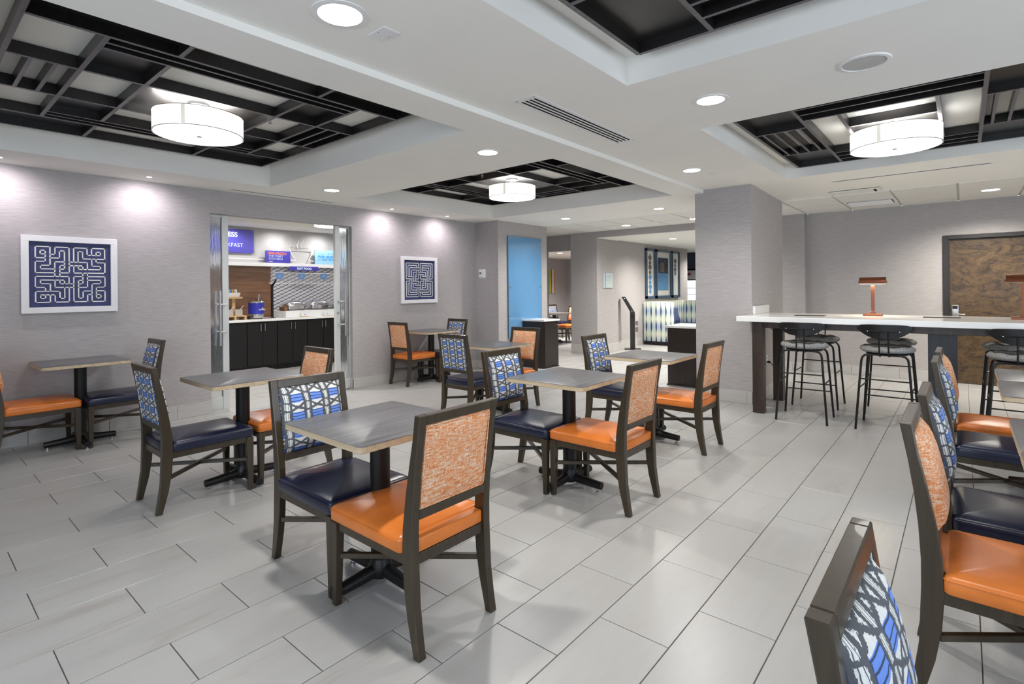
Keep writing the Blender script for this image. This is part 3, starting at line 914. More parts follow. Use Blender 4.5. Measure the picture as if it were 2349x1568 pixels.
def make_chair(label, kind, x, y, rz):
    t = thing('dining_chair', label, 'chair', (x, y, 0), rz, ('orange' if kind == 'o' else 'blue patterned') + ' dining chairs')
    seatm, backm = ('orange', 'weave') if kind == 'o' else ('navy', 'pattern')
    hw = 0.215
    for s in (-1, 1):
        a, b = sorted((s * hw, s * (hw - 0.036)))
        MB().prism(REAR + FRNT, a, b, 'x').build('leg', 'frame', t, bevel=0.003)
        x0, x1 = sorted((s * 0.222, s * 0.178)); x2, x3 = sorted((s * 0.220, s * 0.188))
        MB().loft([[(x2, 0.525, 0), (x3, 0.525, 0), (x3, 0.555, 0), (x2, 0.555, 0)], [(x0, 0.512, 0.372), (x1, 0.512, 0.372), (x1, 0.558, 0.372), (x0, 0.558, 0.372)]]).build('leg', 'frame', t, bevel=0.003)
    # back rails follow the rake of the back
    def rail(z0, z1, name):
        poly = [(lerp_prof(REAR, z0), z0), (lerp_prof(FRNT, z0), z0), (lerp_prof(FRNT, z1), z1), (lerp_prof(REAR, z1), z1)]
        MB().prism(poly, -hw + 0.037, hw - 0.037, 'x').build(name, 'frame', t, bevel=0.003)
    rail(0.880, 0.920, 'top_rail'); rail(0.512, 0.548, 'lower_rail')
    # upholstered back: crowned front, nearly flat rear
    n = 12; px0, pz0, pz1 = hw - 0.0375, 0.549, 0.879
    mb = MB(); F_, B_ = [], []
    for j in range(n + 1):
        v = j / n; z = pz0 + (pz1 - pz0) * v
        for i in range(n + 1):
            u = i / n; xx = -px0 + 2 * px0 * u
            w = (1 - abs(2 * u - 1) ** 5) * (1 - abs(2 * v - 1) ** 5)
            F_.append((xx, lerp_prof(FRNT, z) - 0.004 + 0.042 * w ** 0.8, z)); B_.append((xx, lerp_prof(REAR, z) + 0.006 - 0.012 * w ** 0.5, z))
    k = n + 1; mb.v = F_ + B_; o = k * k
    for j in range(n):
        for i in range(n):
            q = j * k + i
            mb.f.append((q, q + 1, q + k + 1, q + k)); mb.f.append((o + q, o + q + k, o + q + k + 1, o + q + 1))
    bord = [i for i in range(n)] + [j * k + n for j in range(n)] + [n * k + i for i in range(n, 0, -1)] + [j * k for j in range(n, 0, -1)]
    for a, b in zip(bord, bord[1:] + bord[:1]): mb.f.append((a, o + a, o + b, b))
    mb.build('back_pad', backm, t, smooth=True, ang=60)
    # piping round the pad
    pts = []
    for (xx, z) in [(a, 0.714 + b) for a, b in rrect(px0 - 0.004, 0.160, 0.012, 3)]:
        pts.append((xx, lerp_prof(REAR, z) + 0.003, z))
    MB().tube(pts + [pts[0]], 0.0032, 6, False).build('piping', backm, t, smooth=True)
    # seat
    cy = (0.058 + 0.562) / 2; hy = (0.562 - 0.058) / 2; hx = 0.226
    rings = []
    for ins, z in ((0.004, 0.378), (0.0, 0.383), (0.0, 0.424), (0.004, 0.434), (0.014, 0.441), (0.045, 0.449), (0.10, 0.457), (0.16, 0.461), (0.21, 0.462)):
        rings.append([(a, cy + b, z) for a, b in rrect(hx - ins, hy - ins, max(0.022 - ins * 0.3, 0.006))])
    sc_ = MB().loft(rings).build('seat', seatm, t, smooth=True, ang=70)
    MB().box(-hw + 0.037, 0.012, 0.380, hw - 0.037, 0.07, 0.436).build('seat_tail', seatm, t, bevel=0.008, seg=2, smooth=True)
    for z in (0.4255,):
        pts = [(a, cy + b, z) for a, b in rrect(hx + 0.0005, hy + 0.0005, 0.022)]
        MB().tube(pts + [pts[0]], 0.0022, 5, False).build('seat_welt', seatm, sc_, smooth=True)
    for (a, b, c, d) in ((-0.205, 0.53, 0.205, 0.552), (-0.178, 0.012, 0.178, 0.035), (-0.212, 0.03, -0.190, 0.53), (0.190, 0.03, 0.212, 0.53)):
        MB().box(a, b, 0.336, c, d, 0.3785).build('seat_rail', 'frame', t, bevel=0.002)
    for s in (-1, 1):
        p = Vector((s * 0.195, 0.045, 0)); q = Vector((-s * 0.195, 0.53, 0)); d = (q - p).normalized(); nrm = Vector((-d.y, d.x, 0)) * 0.011
        MB().prism([((p + nrm).x, (p + nrm).y), ((q + nrm).x, (q + nrm).y), ((q - nrm).x, (q - nrm).y), ((p - nrm).x, (p - nrm).y)], 0.205 + s * 0.0004, 0.228 + s * 0.0004, 'z').build('stretcher', 'frame', t, bevel=0.002)
    return t


FY, FX, BYY, BXX = 0.0, -PI / 2, PI, PI / 2      # facing +Y, +X, -Y, -X
CHAIRS = [
    ('o', 'orange chair nearest the camera with its woven back turned to us', -1.585, 1.484, BXX),
    ('b', 'blue patterned chair behind the nearest table, facing us', -2.725, 1.50, FX),
    ('b', 'blue patterned chair seen from the side left of the table by the opening', -4.03, 1.10, FY),
    ('o', 'orange chair in front of the breakfast room cabinets, partly hidden', -4.07, 2.27, BYY),
    ('o', 'orange chair at the centre table with its back to the right', -1.575, 3.105, BXX),
    ('b', 'blue patterned chair at the centre table, facing right', -2.70, 3.08, FX),
    ('o', 'orange chair farthest right at the table in front of the wide pillar', -1.655, 4.555, BXX),
    ('b', 'blue patterned chair at the table in front of the wide pillar', -2.80, 4.60, FX),
    ('o', 'orange chair cut off by the left edge of the picture', -6.22, 0.55, FY),
    ('b', 'blue patterned chair against the wall between the left painting and the opening', -6.17, 1.705, BYY),
    ('o', 'orange chair with its back to us under the small maze painting', -6.27, 4.825, FY),
    ('b', 'blue patterned chair in the corner below the thermostat', -6.17, 5.87, BYY),
    ('b', 'blue patterned chair with its back to us between the wall table and the centre table', -4.09, 3.87, FY),
    ('o', 'orange chair in front of the dark cabinet by the blue glass', -4.06, 4.985, BYY),
    ('b', 'blue patterned chair in the bottom right corner, only its back showing', -0.122, 1.055, FX),
    ('o', 'orange chair at the right edge, nearest of the orange ones there', -0.115, 2.455, FX),
    ('b', 'blue patterned chair at the right edge just behind the large orange one', -0.10, 3.055, FX),
    ('b', 'blue patterned chair at the right edge, farther one in front of the bar', -0.10, 4.31, FX),
    ('o', 'orange chair at the right edge, farthest one in front of the bar', -0.10, 4.93, FX),
    ('o', 'orange chair at the far dining room table beyond the pier', -7.82, 11.72, R(172)),
    ('o', 'orange chair half hidden by the column in the far dining room', -7.95, 13.3, R(178)),
    ('b', 'blue patterned chair in the far dining room half hidden by the pier', -9.1, 12.5, R(-95)),
]
src = {}
for kd, lab, x, y, rz in CHAIRS:
    if kd not in src: src[kd] = make_chair(lab, kd, x, y, rz)
    else: dup(src[kd], (x, y, 0), rz, lab)
dup(tb0, (-7.95, 11.0, 0), 0, 'pale pedestal table in the far dining room beyond the pier')


# ------------------------------------------------------------------ bar counter and stools
bar = thing('bar_table', 'long high bar table with thick white quartz top beside the wide pillar', 'table', (-1.93, 6.12, 0))
MB().box(0.0, 0.0, 1.003, 3.3, 1.10, 1.060).build('table_top', 'quartz', bar, bevel=0.003)
MB().box(0.15, 0.06, 0.0, 0.26, 0.17, 1.002).build('leg', 'barwood', bar, bevel=0.003)
MB().box(0.15, 0.89, 0.0, 0.26, 1.00, 1.002).build('leg', 'barwood', bar, bevel=0.003)
MB().box(0.26, 0.09, 0.935, 3.2, 0.13, 1.002).build('apron', 'barwood', bar, bevel=0.002)
MB().box(0.26, 0.93, 0.935, 3.2, 0.97, 1.002).build('apron', 'barwood', bar, bevel=0.002)
MB().box(1.665, 0.45, 0.0, 1.885, 0.65, 1.002).build('centre_post', 'barblack', bar, bevel=0.003)
MB().box(0.18, 0.17, 0.935, 0.23, 0.89, 1.002).build('side_rail', 'barwood', bar, bevel=0.002)
tag(MB().box(-1.900, 6.625, 1.061, -1.870, 7.22, 1.158).build('backsplash', 'quartz', bevel=0.002), 'short white upstand on the bar table against the wide pillar', 'backsplash')
for x0, x1, y0, lab in ((-1.44, -1.15, 6.60, 'flat dark power strip set in the bar top near the pillar'), (-0.31, -0.02, 6.80, 'flat dark power strip set in the bar top in front of the door')):
    t = thing('power_strip', lab, 'power strip', ((x0 + x1) / 2, y0, 1.060), 0, 'power strips on the bar')
    w = (x1 - x0) / 2
    MB().box(-w, -0.05, 0.0, w, 0.05, 0.005).build('cover', 'dark', t, bevel=0.001)
    MB().box(-w - 0.004, -0.054, 0.0, w + 0.004, 0.054, 0.002).build('bezel', 'grille_dark', t)
tag(MB().lathe([(0.03, 0.0), (0.03, 0.003), (0.02, 0.004)], 20, (-0.99, 6.74, 1.060)).build('cable_grommet', 'alu'), 'small grey cable grommet in the bar top beside the lit lamp', 'grommet')


def make_stool(label, x, y, rz):
    t = thing('bar_stool', label, 'stool', (x, y, 0), rz, 'black metal bar stools with round grey seats')
    def leg(sx, sy):
        pts = [(sx * 0.232, sy * 0.222, 0.0), (sx * 0.186, sy * 0.180, 0.66), (sx * 0.179, sy * 0.174, 0.695), (sx * 0.160, sy * 0.168, 0.718), (sx * 0.125, sy * 0.166, 0.726), (0.0, sy * 0.166, 0.727)]
        MB().tube(pts, 0.0105, 10).build('leg', 'black', t, smooth=True)
    for sx in (-1, 1):
        for sy in (-1, 1): leg(sx, sy)
    def at(sx, sy, z):
        k = z / 0.66
        return (sx * (0.232 - 0.046 * k), sy * (0.222 - 0.042 * k), z)
    MB().tube([at(-1, -1, 0.49), at(1, -1, 0.49)], 0.0065, 8).build('foot_bar', 'black', t, smooth=True)
    MB().tube([at(-1, 1, 0.27), at(1, 1, 0.27)], 0.0065, 8).build('foot_bar', 'black', t, smooth=True)
    for s in (-1, 1): MB().tube([at(s, -1, 0.40), at(s, 1, 0.40)], 0.0065, 8).build('foot_bar', 'black', t, smooth=True)
    MB().lathe([(0.17, 0.722), (0.175, 0.732), (0.17, 0.742)], 28).build('seat_plate', 'black', t, smooth=True)
    def tuft(r, z, a):
        k = max(0.0, (z - 0.765) / 0.04)
        return (r * (1 + 0.018 * math.cos(8 * a)), z + 0.006 * k * math.cos(8 * a) * min(1, r / 0.1))
    prof = [(0.165, 0.742), (0.205, 0.748), (0.222, 0.766), (0.218, 0.786), (0.19, 0.802), (0.15, 0.808), (0.11, 0.803), (0.07, 0.806), (0.03, 0.801), (0.004, 0.800)]
    MB().lathe(prof[:5], 48, mod=tuft, cap1=False).build('seat_side', 'tweed', t, smooth=True, ang=80)
    MB().lathe(prof[4:], 48, mod=tuft, cap0=False).build('seat_cushion', 'velvet', t, smooth=True, ang=80)
    # backrest: a curved plate, straight on top, rounded below
    n = 16; rings = []
    for i in range(n + 1):
        u = -1 + 2 * i / n; x_ = 0.215 * u; yb = -0.225 + 0.055 * u * u
        zt = 1.018 - 0.012 * u ** 4; zl = 0.882 + 0.085 * abs(u) ** 2.6
        if i in (0, n): zt -= 0.012
        rings.append([(x_, yb - 0.006, zl), (x_, yb + 0.006, zl), (x_, yb + 0.006, zt), (x_, yb - 0.006, zt)])
    MB().loft(rings).build('backrest', 'black', t, bevel=0.002, smooth=True)
    for s in (-1, 1):
        MB().tube([(s * 0.036, -0.02, 0.735), (s * 0.036, -0.165, 0.712), (s * 0.036, -0.205, 0.722), (s * 0.036, -0.216, 0.75), (s * 0.036, -0.238, 0.95)], 0.0065, 8).build('back_rod', 'black', t, smooth=True)
        MB().lathe([(0.0045, 0.0), (0.0045, 0.004)], 10).build('screw', 'steel', t, loc=(s * 0.125, -0.236, 0.955), rot=(R(90), 0, 0))
    MB().tube([(-0.14, -0.226, 0.955), (0.0, -0.241, 0.955), (0.14, -0.226, 0.955)], 0.0055, 8).build('back_bar', 'black', t, smooth=True)
    return t


STOOLS = [
    ('bar stool nearest the wide pillar, on the near side of the bar', -1.275, 6.235, 0.03),
    ('bar stool in the middle of the near side of the bar', -0.565, 6.275, -0.03),
    ('bar stool cut off by the right edge, on the near side of the bar', 0.375, 6.22, 0.0),
    ('bar stool nearest the wide pillar, on the far side of the bar', -1.305, 7.08, PI),
    ('bar stool in the middle of the far side of the bar', -0.60, 7.08, PI + 0.04),
    ('bar stool near the right edge, on the far side of the bar', 0.36, 7.1, PI),
]
st0 = None
for lab, x, y, rz in STOOLS:
    if st0 is None: st0 = make_stool(lab, x, y, rz)
    else: dup(st0, (x, y, 0), rz, lab)


def desk_lamp(label, x, y, z, lit, rz=0.0):
    t = thing('desk_lamp', label, 'lamp', (x, y, z), rz, 'copper desk lamps on the bar')
    MB().box(-0.085, -0.06, 0.0, 0.085, 0.06, 0.022).build('base', 'copper', t, bevel=0.002)
    MB().box(-0.075, -0.05, 0.022, 0.075, 0.05, 0.026).build('base_step', 'copper', t, bevel=0.001)
    MB().box(-0.022, -0.022, 0.026, 0.022, 0.022, 0.045).build('collar', 'copper', t, bevel=0.001)
    MB().box(-0.015, -0.015, 0.045, 0.015, 0.015, 0.33).build('stem', 'copper', t, bevel=0.001)
    r = 0.056; n = 12; zc = 0.345
    arc = [(r * math.cos(PI * k / n), zc + r * 1.3 * math.sin(PI * k / n)) for k in range(n + 1)]
    inner = [((r - 0.004) * math.cos(PI * k / n), zc + (r - 0.004) * 1.3 * math.sin(PI * k / n)) for k in range(n, -1, -1)]
    MB().prism(arc + inner, -0.118, 0.118, 'x').build('shade', 'copper', t, smooth=True)
    for s in (-1, 1):
        MB().prism(arc, s * 0.118, s * 0.114, 'x').build('shade_end', 'copper', t)
        MB().tube([(s * 0.118, 0, zc + 0.02), (s * 0.133, 0, zc + 0.02)], 0.006, 8).build('knob', 'copper', t)
    MB().box(-0.112, -0.047, zc - 0.001, 0.112, 0.047, zc + 0.003).build('light_panel', 'lampglow' if lit else 'white', t)
    if lit:
        d = area_light('desk_lamp_beam', (x, y, z + zc - 0.012), (0, 0, 0), 0.2, 0.08, 2.2, (1, 0.84, 0.62))


desk_lamp('lit copper desk lamp standing on the bar in front of the plain wall', -0.74, 6.86, 1.060, True)
desk_lamp('copper desk lamp on the bar cut off by the right edge of the picture', 0.425, 6.80, 1.060, False)
t = thing('wall_outlet', 'white wall outlet low on the wide pillar under the bar', 'outlet', (-1.899, 7.19, 0.46))
MB().box(0.0, -0.038, -0.06, 0.006, 0.038, 0.06).build('plate', 'white', t, bevel=0.002)
for z in (-0.025, 0.025): MB().box(0.006, -0.016, z - 0.014, 0.008, 0.016, z + 0.014).build('socket', 'grille', t)
cord = [(-1.885, 7.19, 0.435), (-1.85, 7.18, 0.43), (-1.80, 7.12, 0.40), (-1.74, 7.04, 0.41), (-1.70, 6.98, 0.50), (-1.655, 6.92, 0.70), (-1.64, 6.88, 0.86), (-1.66, 6.85, 0.91), (-1.70, 6.7, 0.88), (-1.71, 6.6, 0.92)]
cb = MB().tube([tuple(Vector(p) - Vector((-1.93, 6.12, 0))) for p in cord], 0.005, 8).build('power_cord', 'black', bar, smooth=True)
MB().box(0.043, 1.056, 0.421, 0.075, 1.084, 0.449).build('plug', 'black', cb, bevel=0.003)

# ------------------------------------------------------------------ veneered door in the back wall
d = struct(thing('door_1', 'dark veneered door in a bronze frame', 'door', (-0.215, 9.74, 0)))
del d['category']
for (a, b, c, e) in ((0.0, 0, 0.055, 2.085), (1.16, 0, 1.215, 2.085)):
    MB().box(a, -0.022, b, c, 0.12, e).build('frame', 'doorframe', d, bevel=0.002)
MB().box(0.055, -0.022, 2.03, 1.16, 0.12, 2.085).build('frame', 'doorframe', d, bevel=0.002)
MB().box(0.055, 0.0, 0.0, 0.072, 0.045, 2.03).build('stop', 'doorframe', d)
MB().box(0.074, 0.025, 0.006, 1.158, 0.07, 2.012).build('leaf', 'burl', d)
lk = MB().box(0.088, 0.0, 0.90, 0.165, 0.025, 1.10).build('lock', 'steel', d, bevel=0.006, seg=2, smooth=True)
MB().box(0.098, -0.003, 1.045, 0.155, 0.0, 1.09).build('reader', 'blackgloss', lk)
MB().tube([(0.125, 0.01, 0.975), (0.125, -0.045, 0.975), (0.14, -0.055, 0.975), (0.235, -0.055, 0.97)], 0.010, 8).build('handle', 'steel', lk, smooth=True)

# ------------------------------------------------------------------ blue glass panel, thermostat
t = thing('glass_panel', 'tall light blue glass panel mounted on the pier', 'panel', (-6.03, 7.44, 0.52))
MB().box(0.02, -0.475, 0.0, 0.030, 0.475, 1.79).build('pane', 'blueglass', t, bevel=0.001)
for yy in (-0.43, 0.43):
    for z in (1.75, 0.90, 0.06):
        MB().lathe([(0.011, 0.0), (0.011, 0.014)], 14).build('standoff', 'steel', t, loc=(0.022, yy, z), rot=(0, R(90), 0))
t = thing('thermostat', 'white thermostat on the pier beside the corner', 'thermostat', (-6.40, 6.73, 1.655))
MB().box(-0.085, -0.010, -0.08, 0.085, 0.0, 0.08).build('backplate', 'white', t, bevel=0.006, seg=2, smooth=True)
MB().box(-0.06, -0.030, -0.055, 0.06, -0.010, 0.055).build('body', 'white', t, bevel=0.005, seg=2, smooth=True)
MB().box(-0.045, -0.0315, -0.005, 0.0, -0.030, 0.03).build('display', 'brownbit', t)
for z in (0.02, -0.002): MB().box(0.022, -0.033, z - 0.007, 0.038, -0.030, z + 0.007).build('button', 'grille', t)

# ------------------------------------------------------------------ maze paintings
S1 = ['0,3 0,0 3,0 3,5 1,5 1,6 4,6', '0,3 2,3', '1,2 1,1 2,1 2,4 0,4 0,7 4,7', '1,2 2,2', '3,2 4,2 4,0 7,0 7,7 5,7', '3,3 5,3 5,1 6,1 6,6 5,6', '6,4 4,4 4,8', '6,5 5,5 5,8',
      '8,4 8,0 11,0 11,2 14,2 14,1 13,1 13,2', '9,4 9,1 10,1 10,3 15,3 15,0 12,0 12,2', '7,4 11,4 11,6', '7,5 10,5 10,6', '8,5 8,7 15,7 15,4 13,4 13,3', '9,5 9,6 14,6 14,5 12,5 12,3',
      '2,12 2,11 0,11 0,8 7,8 7,10', '6,10 6,9 1,9 1,10 3,10 3,12', '4,9 4,11 8,11', '5,9 5,10 8,10', '3,13 3,15 0,15 0,12 5,12 5,14 6,14 6,11', '2,13 2,14 1,14 1,13 4,13 4,15 7,15 7,11',
      '10,8 8,8 8,15 11,15 11,13 12,13', '10,9 9,9 9,14 10,14 10,12 12,12', '10,7 10,10 9,10', '11,7 11,11 9,11', '11,8 15,8 15,11 13,11 13,14 14,14 14,13 13,13', '11,9 14,9 14,10 12,10 12,15 15,15 15,12 13,12']
S2 = ['4,7 0,7 0,0 7,0 7,2', '4,6 1,6 1,1 6,1 6,2', '2,6 2,2 8,2', '3,6 3,3 8,3', '6,3 6,6 5,6', '7,3 7,7 5,7', '6,4 4,4 4,8', '6,5 5,5 5,8',
      '8,4 8,0 15,0 15,7 13,7', '9,4 9,1 14,1 14,6 13,6', '7,4 11,4 11,6', '7,5 10,5 10,6', '9,2 13,2 13,8', '9,3 12,3 12,8', '8,5 8,7 12,7', '9,5 9,6 12,6',
      '2,8 0,8 0,15 7,15 7,11', '2,9 1,9 1,14 6,14 6,11', '2,7 2,13 6,13', '3,7 3,12 6,12', '3,8 7,8 7,10', '3,9 6,9 6,10', '4,9 4,11 8,11', '5,9 5,10 8,10',
      '8,12 8,8 10,8', '9,12 9,9 10,9', '10,7 10,10 9,10', '11,7 11,11 9,11', '11,8 15,8 15,15 8,15 8,13', '11,9 14,9 14,14 9,14 9,13', '12,9 12,12 7,12', '13,9 13,13 7,13']


def painting(label, yc, zc, half, strokes, sw):
    t = thing('framed_painting', label, 'painting', (XW, yc, zc), 0, 'navy maze paintings in white frames')
    hi = half - 0.055
    for (a, b, c, e) in ((-half, hi, half, half), (-half, -half, half, -hi), (-half, -hi, -hi, hi), (hi, -hi, half, hi)):
        MB().box(0.004, a, b, 0.034, c, e).build('frame', 'white', t, bevel=0.002)
    MB().box(0.004, -hi, -hi, 0.016, hi, hi).build('canvas', 'navypaint', t)
    mb = MB(); g = (hi * 1.70) / 15; o_ = hi * 0.85; h = sw / 2; rr = random.Random(len(strokes))
    for s in strokes:
        P = [tuple(map(int, q.split(','))) for q in s.split()]
        P = [(-o_ + a * g + rr.uniform(-1, 1) * 0.0016, o_ - b * g + rr.uniform(-1, 1) * 0.0016) for a, b in P]
        for (a, b), (c, e) in zip(P, P[1:]):
            y0, y1 = min(a, c) - h, max(a, c) + h; z0, z1 = min(b, e) - h, max(b, e) + h
            mb.box(0.0155, y0, z0, 0.0172, y1, z1)
    tag(mb.build('maze_line', 'cream', t), kind='stuff')
    return t


painting('large square navy maze painting in a white frame on the left wall', 1.143, 1.567, 0.362, S1, 0.0085)
painting('square navy maze painting in a white frame right of the breakfast room opening', 5.44, 1.543, 0.364, S2, 0.0095)


# ------------------------------------------------------------------ cabinets by the piers
def station(label, x, y, wx, wy, handle):
    t = thing('station_cabinet', label, 'cabinet', (x, y, 0), 0, 'espresso cabinets with white tops')
    MB().box(0.0, 0.0, 0.0, wx, wy, 0.815).build('body', 'darkwood', t, bevel=0.002)
    MB().box(-0.012, -0.012, 0.0, wx + 0.012, wy + 0.012, 0.02).build('plinth', 'darkwood', t)
    MB().box(-0.03, -0.03, 0.816, wx + 0.03, wy + 0.02, 0.846).build('worktop', 'quartz', t, bevel=0.002)
    if handle:
        dr = MB().box(wx, 0.01, 0.04, wx + 0.016, wy - 0.01, 0.80).build('door', 'darkwood', t, bevel=0.001)
        MB().tube([(wx + 0.016, wy - 0.05, 0.64), (wx + 0.04, wy - 0.05, 0.645), (wx + 0.04, wy - 0.05, 0.745), (wx + 0.016, wy - 0.05, 0.75)], 0.005, 8).build('handle', 'chrome', dr, smooth=True)
    return t


station('espresso cabinet with a white top standing in front of the blue glass panel', -5.99, 7.34, 0.46, 0.42, True)
station('espresso cabinet with a white top half hidden by the wide pillar', -3.22, 7.20, 0.605, 0.55, False)

# ------------------------------------------------------------------ sliding doors of the breakfast room
def sliding_door(n, y0, y1, ystile0, ystile1, yh, lab):
    t = struct(thing('door_%d' % n, lab, 'door', (XW - 0.075, (y0 + y1) / 2, 0)))
    del t['category']
    c = (y0 + y1) / 2
    MB().box(-0.025, ystile0 - c, 0.012, 0.025, ystile1 - c, OZ - 0.003).build('stile', 'alu', t, bevel=0.002)
    a, b = (y0, ystile0) if ystile0 - y0 > y1 - ystile1 else (ystile1, y1)
    MB().box(-0.02, a - c, 0.012, 0.02, b - c, 0.16).build('bottom_rail', 'alu', t, bevel=0.002)
    MB().box(-0.005, a - c, 0.16, 0.005, b - c, OZ - 0.01).build('glass', 'rain', t)
    MB().box(-0.008, a - c, OZ - 0.03, 0.008, b - c, OZ - 0.003).build('top_rail', 'alu', t)
    for s in (-1, 1):
        hd = MB().box(s * 0.075 - 0.010, yh - c - 0.012, 0.76, s * 0.075 + 0.010, yh - c + 0.012, 1.40).build('pull_handle', 'steel', t, bevel=0.002)
        for z in (0.92, 1.24):
            MB().tube([(s * 0.012, (ystile0 + ystile1) / 2 - c, z), (s * 0.070, (ystile0 + ystile1) / 2 - c, z), (s * 0.070, yh - c, z)], 0.008, 8).build('bracket', 'steel', hd, smooth=True)
    return t


sliding_door(2, 2.25, 2.605, 2.535, 2.605, 2.49, 'left sliding glass door')
sl = sliding_door(3, 4.005, 4.36, 4.005, 4.075, 4.125, 'right sliding glass door')
MB().lathe([(0.014, 0.0), (0.014, 0.012)], 14).build('lock_cylinder', 'steel', sl, loc=(0.024, -0.145, 1.08), rot=(0, R(90), 0))
tag(MB().box(XW - 0.045, 2.385, 0.0, XW - 0.03, 2.62, 0.012).build('floor_guide', 'alu'), 'short aluminium floor guide under the left sliding glass door', 'floor guide')
struct(MB().box(XW - 0.125, OY1 - 0.016, 0.15, XW - 0.06, OY1 + 0.0, OZ).build('trim_5', 'alu'))

# ------------------------------------------------------------------ breakfast room counter
CBX = -9.25
ys = [3.02, 3.935, 4.455, 5.025, 5.66, 6.3]
names = ['black base cabinet with one plain door at the left of the breakfast counter', 'black base cabinet with two doors under the blue oatmeal warmer', 'black base cabinet with two doors under the first chafing dish', 'black base cabinet with two doors next to the right sliding door', 'black base cabinet hidden behind the right sliding door']
for (a, b), lab in zip(zip(ys, ys[1:]), names):
    t = thing('base_cabinet', lab, 'cabinet', (CBX, (a + b) / 2, 0), 0, 'black breakfast cabinets'); h = (b - a) / 2
    MB().box(-0.64, -h, 0.10, -0.02, h, 0.868).build('carcass', 'blackgloss', t)
    MB().box(-0.64, -h, 0.0, -0.08, h, 0.10).build('toe_kick', 'blackgloss', t)
    if lab.startswith('black base cabinet with one'):
        MB().box(-0.019, -h + 0.004, 0.105, 0.0, h - 0.006, 0.862).build('door', 'black', t, bevel=0.001)
    else:
        for s in (-1, 1):
            p, q = sorted((s * 0.003, s * (h - 0.006)))
            dr = MB().box(-0.019, p, 0.105, 0.0, q, 0.862).build('door', 'black', t, bevel=0.001)
            MB().tube([(0.0, s * 0.035, 0.70), (0.022, s * 0.035, 0.705), (0.022, s * 0.035, 0.825), (0.0, s * 0.035, 0.83)], 0.005, 8).build('handle', 'chrome', dr, smooth=True)
tag(MB().box(-9.90, 3.0, 0.869, -9.21, 6.35, 0.908).build('worktop', 'quartz', bevel=0.003), 'white worktop running over the black breakfast cabinets', 'worktop')
ZW = 0.909
# oatmeal warmer
t = thing('soup_warmer', 'blue round oatmeal warmer with steel lid on the breakfast counter', 'warmer', (-9.50, 4.20, ZW))
MB().lathe([(0.118, 0.012), (0.122, 0.02), (0.122, 0.085)], 32).build('base', 'steel', t, smooth=True)
MB().lathe([(0.127, 0.083), (0.127, 0.275)], 32).build('wrap', 'bluewrap', t, smooth=True)
MB().lathe([(0.130, 0.274), (0.132, 0.29), (0.12, 0.305), (0.05, 0.318), (0.01, 0.322)], 32).build('lid', 'chrome', t, smooth=True)
MB().tube([(0.02, 0.03, 0.31), (0.02, 0.045, 0.43)], [0.010, 0.013], 8).build('ladle', 'steel', t, smooth=True)
MB().lathe([(0.012, 0.32), (0.012, 0.335)], 10).build('lid_knob', 'black', t)
for k in range(4): MB().lathe([(0.012, 0.0), (0.012, 0.014)], 8, (0.09 * math.cos(k * PI / 2 + 0.7), 0.09 * math.sin(k * PI / 2 + 0.7), 0)).build('foot', 'black', t)
text('lettering', 'OATMEAL', 0.026, 'white', t, (0.128, -0.015, 0.150), 'x', 0.0012, 0.003)
MB().box(0.124, 0.035, 0.175, 0.130, 0.075, 0.181).build('logo_line', 'white', t)
MB().lathe([(0.010, 0.0), (0.010, 0.006)], 12).build('logo_dot', 'ochre', t, loc=(0.1235, 0.055, 0.197), rot=(0, R(90), 0))
tag(MB().lathe([(0.024, 0.0), (0.03, 0.018), (0.024, 0.045), (0.008, 0.052)], 16, (-9.42, 4.04, ZW)).build('timer_knob', 'black', smooth=True), 'small round black gadget beside the oatmeal warmer', 'gadget')
# wooden riser with baskets and jars
t = thing('wooden_riser', 'pine riser with an upper shelf at the left of the breakfast counter', 'display stand', (-9.48, 3.80, ZW))
MB().box(-0.12, -0.20, 0.052, 0.12, 0.18, 0.072).build('lower_shelf', 'pine', t, bevel=0.001)
for yy in (-0.19, -0.02, 0.145): MB().box(-0.115, yy, 0.0, 0.115, yy + 0.03, 0.0515).build('foot', 'pine', t)
MB().box(-0.02, -0.02, 0.0725, 0.02, 0.03, 0.36).build('post', 'pine', t)
MB().box(-0.12, -0.24, 0.3605, 0.12, 0.11, 0.39).build('upper_shelf', 'pine', t, bevel=0.001)
t = thing('snack_basket', 'white basket of snack bars on the upper pine shelf', 'basket', (-9.48, 3.78, ZW + 0.391))
MB().loft([[(a, b, 0.0) for a, b in rrect(0.07, 0.10, 0.01)], [(a, b, 0.07) for a, b in rrect(0.085, 0.115, 0.01)], [(a, b, 0.07) for a, b in rrect(0.078, 0.108, 0.01)], [(a, b, 0.01) for a, b in rrect(0.064, 0.094, 0.01)]], True, True).build('tray', 'white', t)
for k in range(5):
    MB().box(-0.03, -0.012, 0.0, 0.03, 0.012, 0.115).build('snack_bar', ('pine', 'icon', 'ochre', 'pine', 'white')[k], t, loc=(0.015, -0.075 + k * 0.037, 0.012), rot=(R(-10 + k * 5), 0, 0))
for k, yy in enumerate((3.85, 3.70)):
    t = thing('topping_jar', ('clear square jar of oat topping with a white spoon on the pine riser', 'clear square jar of oat topping behind the door stile on the pine riser')[k], 'jar', (-9.42, yy, ZW + 0.073), 0, 'topping jars')
    MB().box(-0.06, -0.062, 0.0, 0.06, 0.062, 0.105).build('glass', 'jar', t, bevel=0.004)
    MB().box(-0.052, -0.054, 0.004, 0.052, 0.054, 0.07).build('topping', 'oats', t)
    MB().tube([(0.0, 0.01, 0.06), (0.02, 0.09, 0.165)], 0.005, 6).build('spoon', 'white', t)
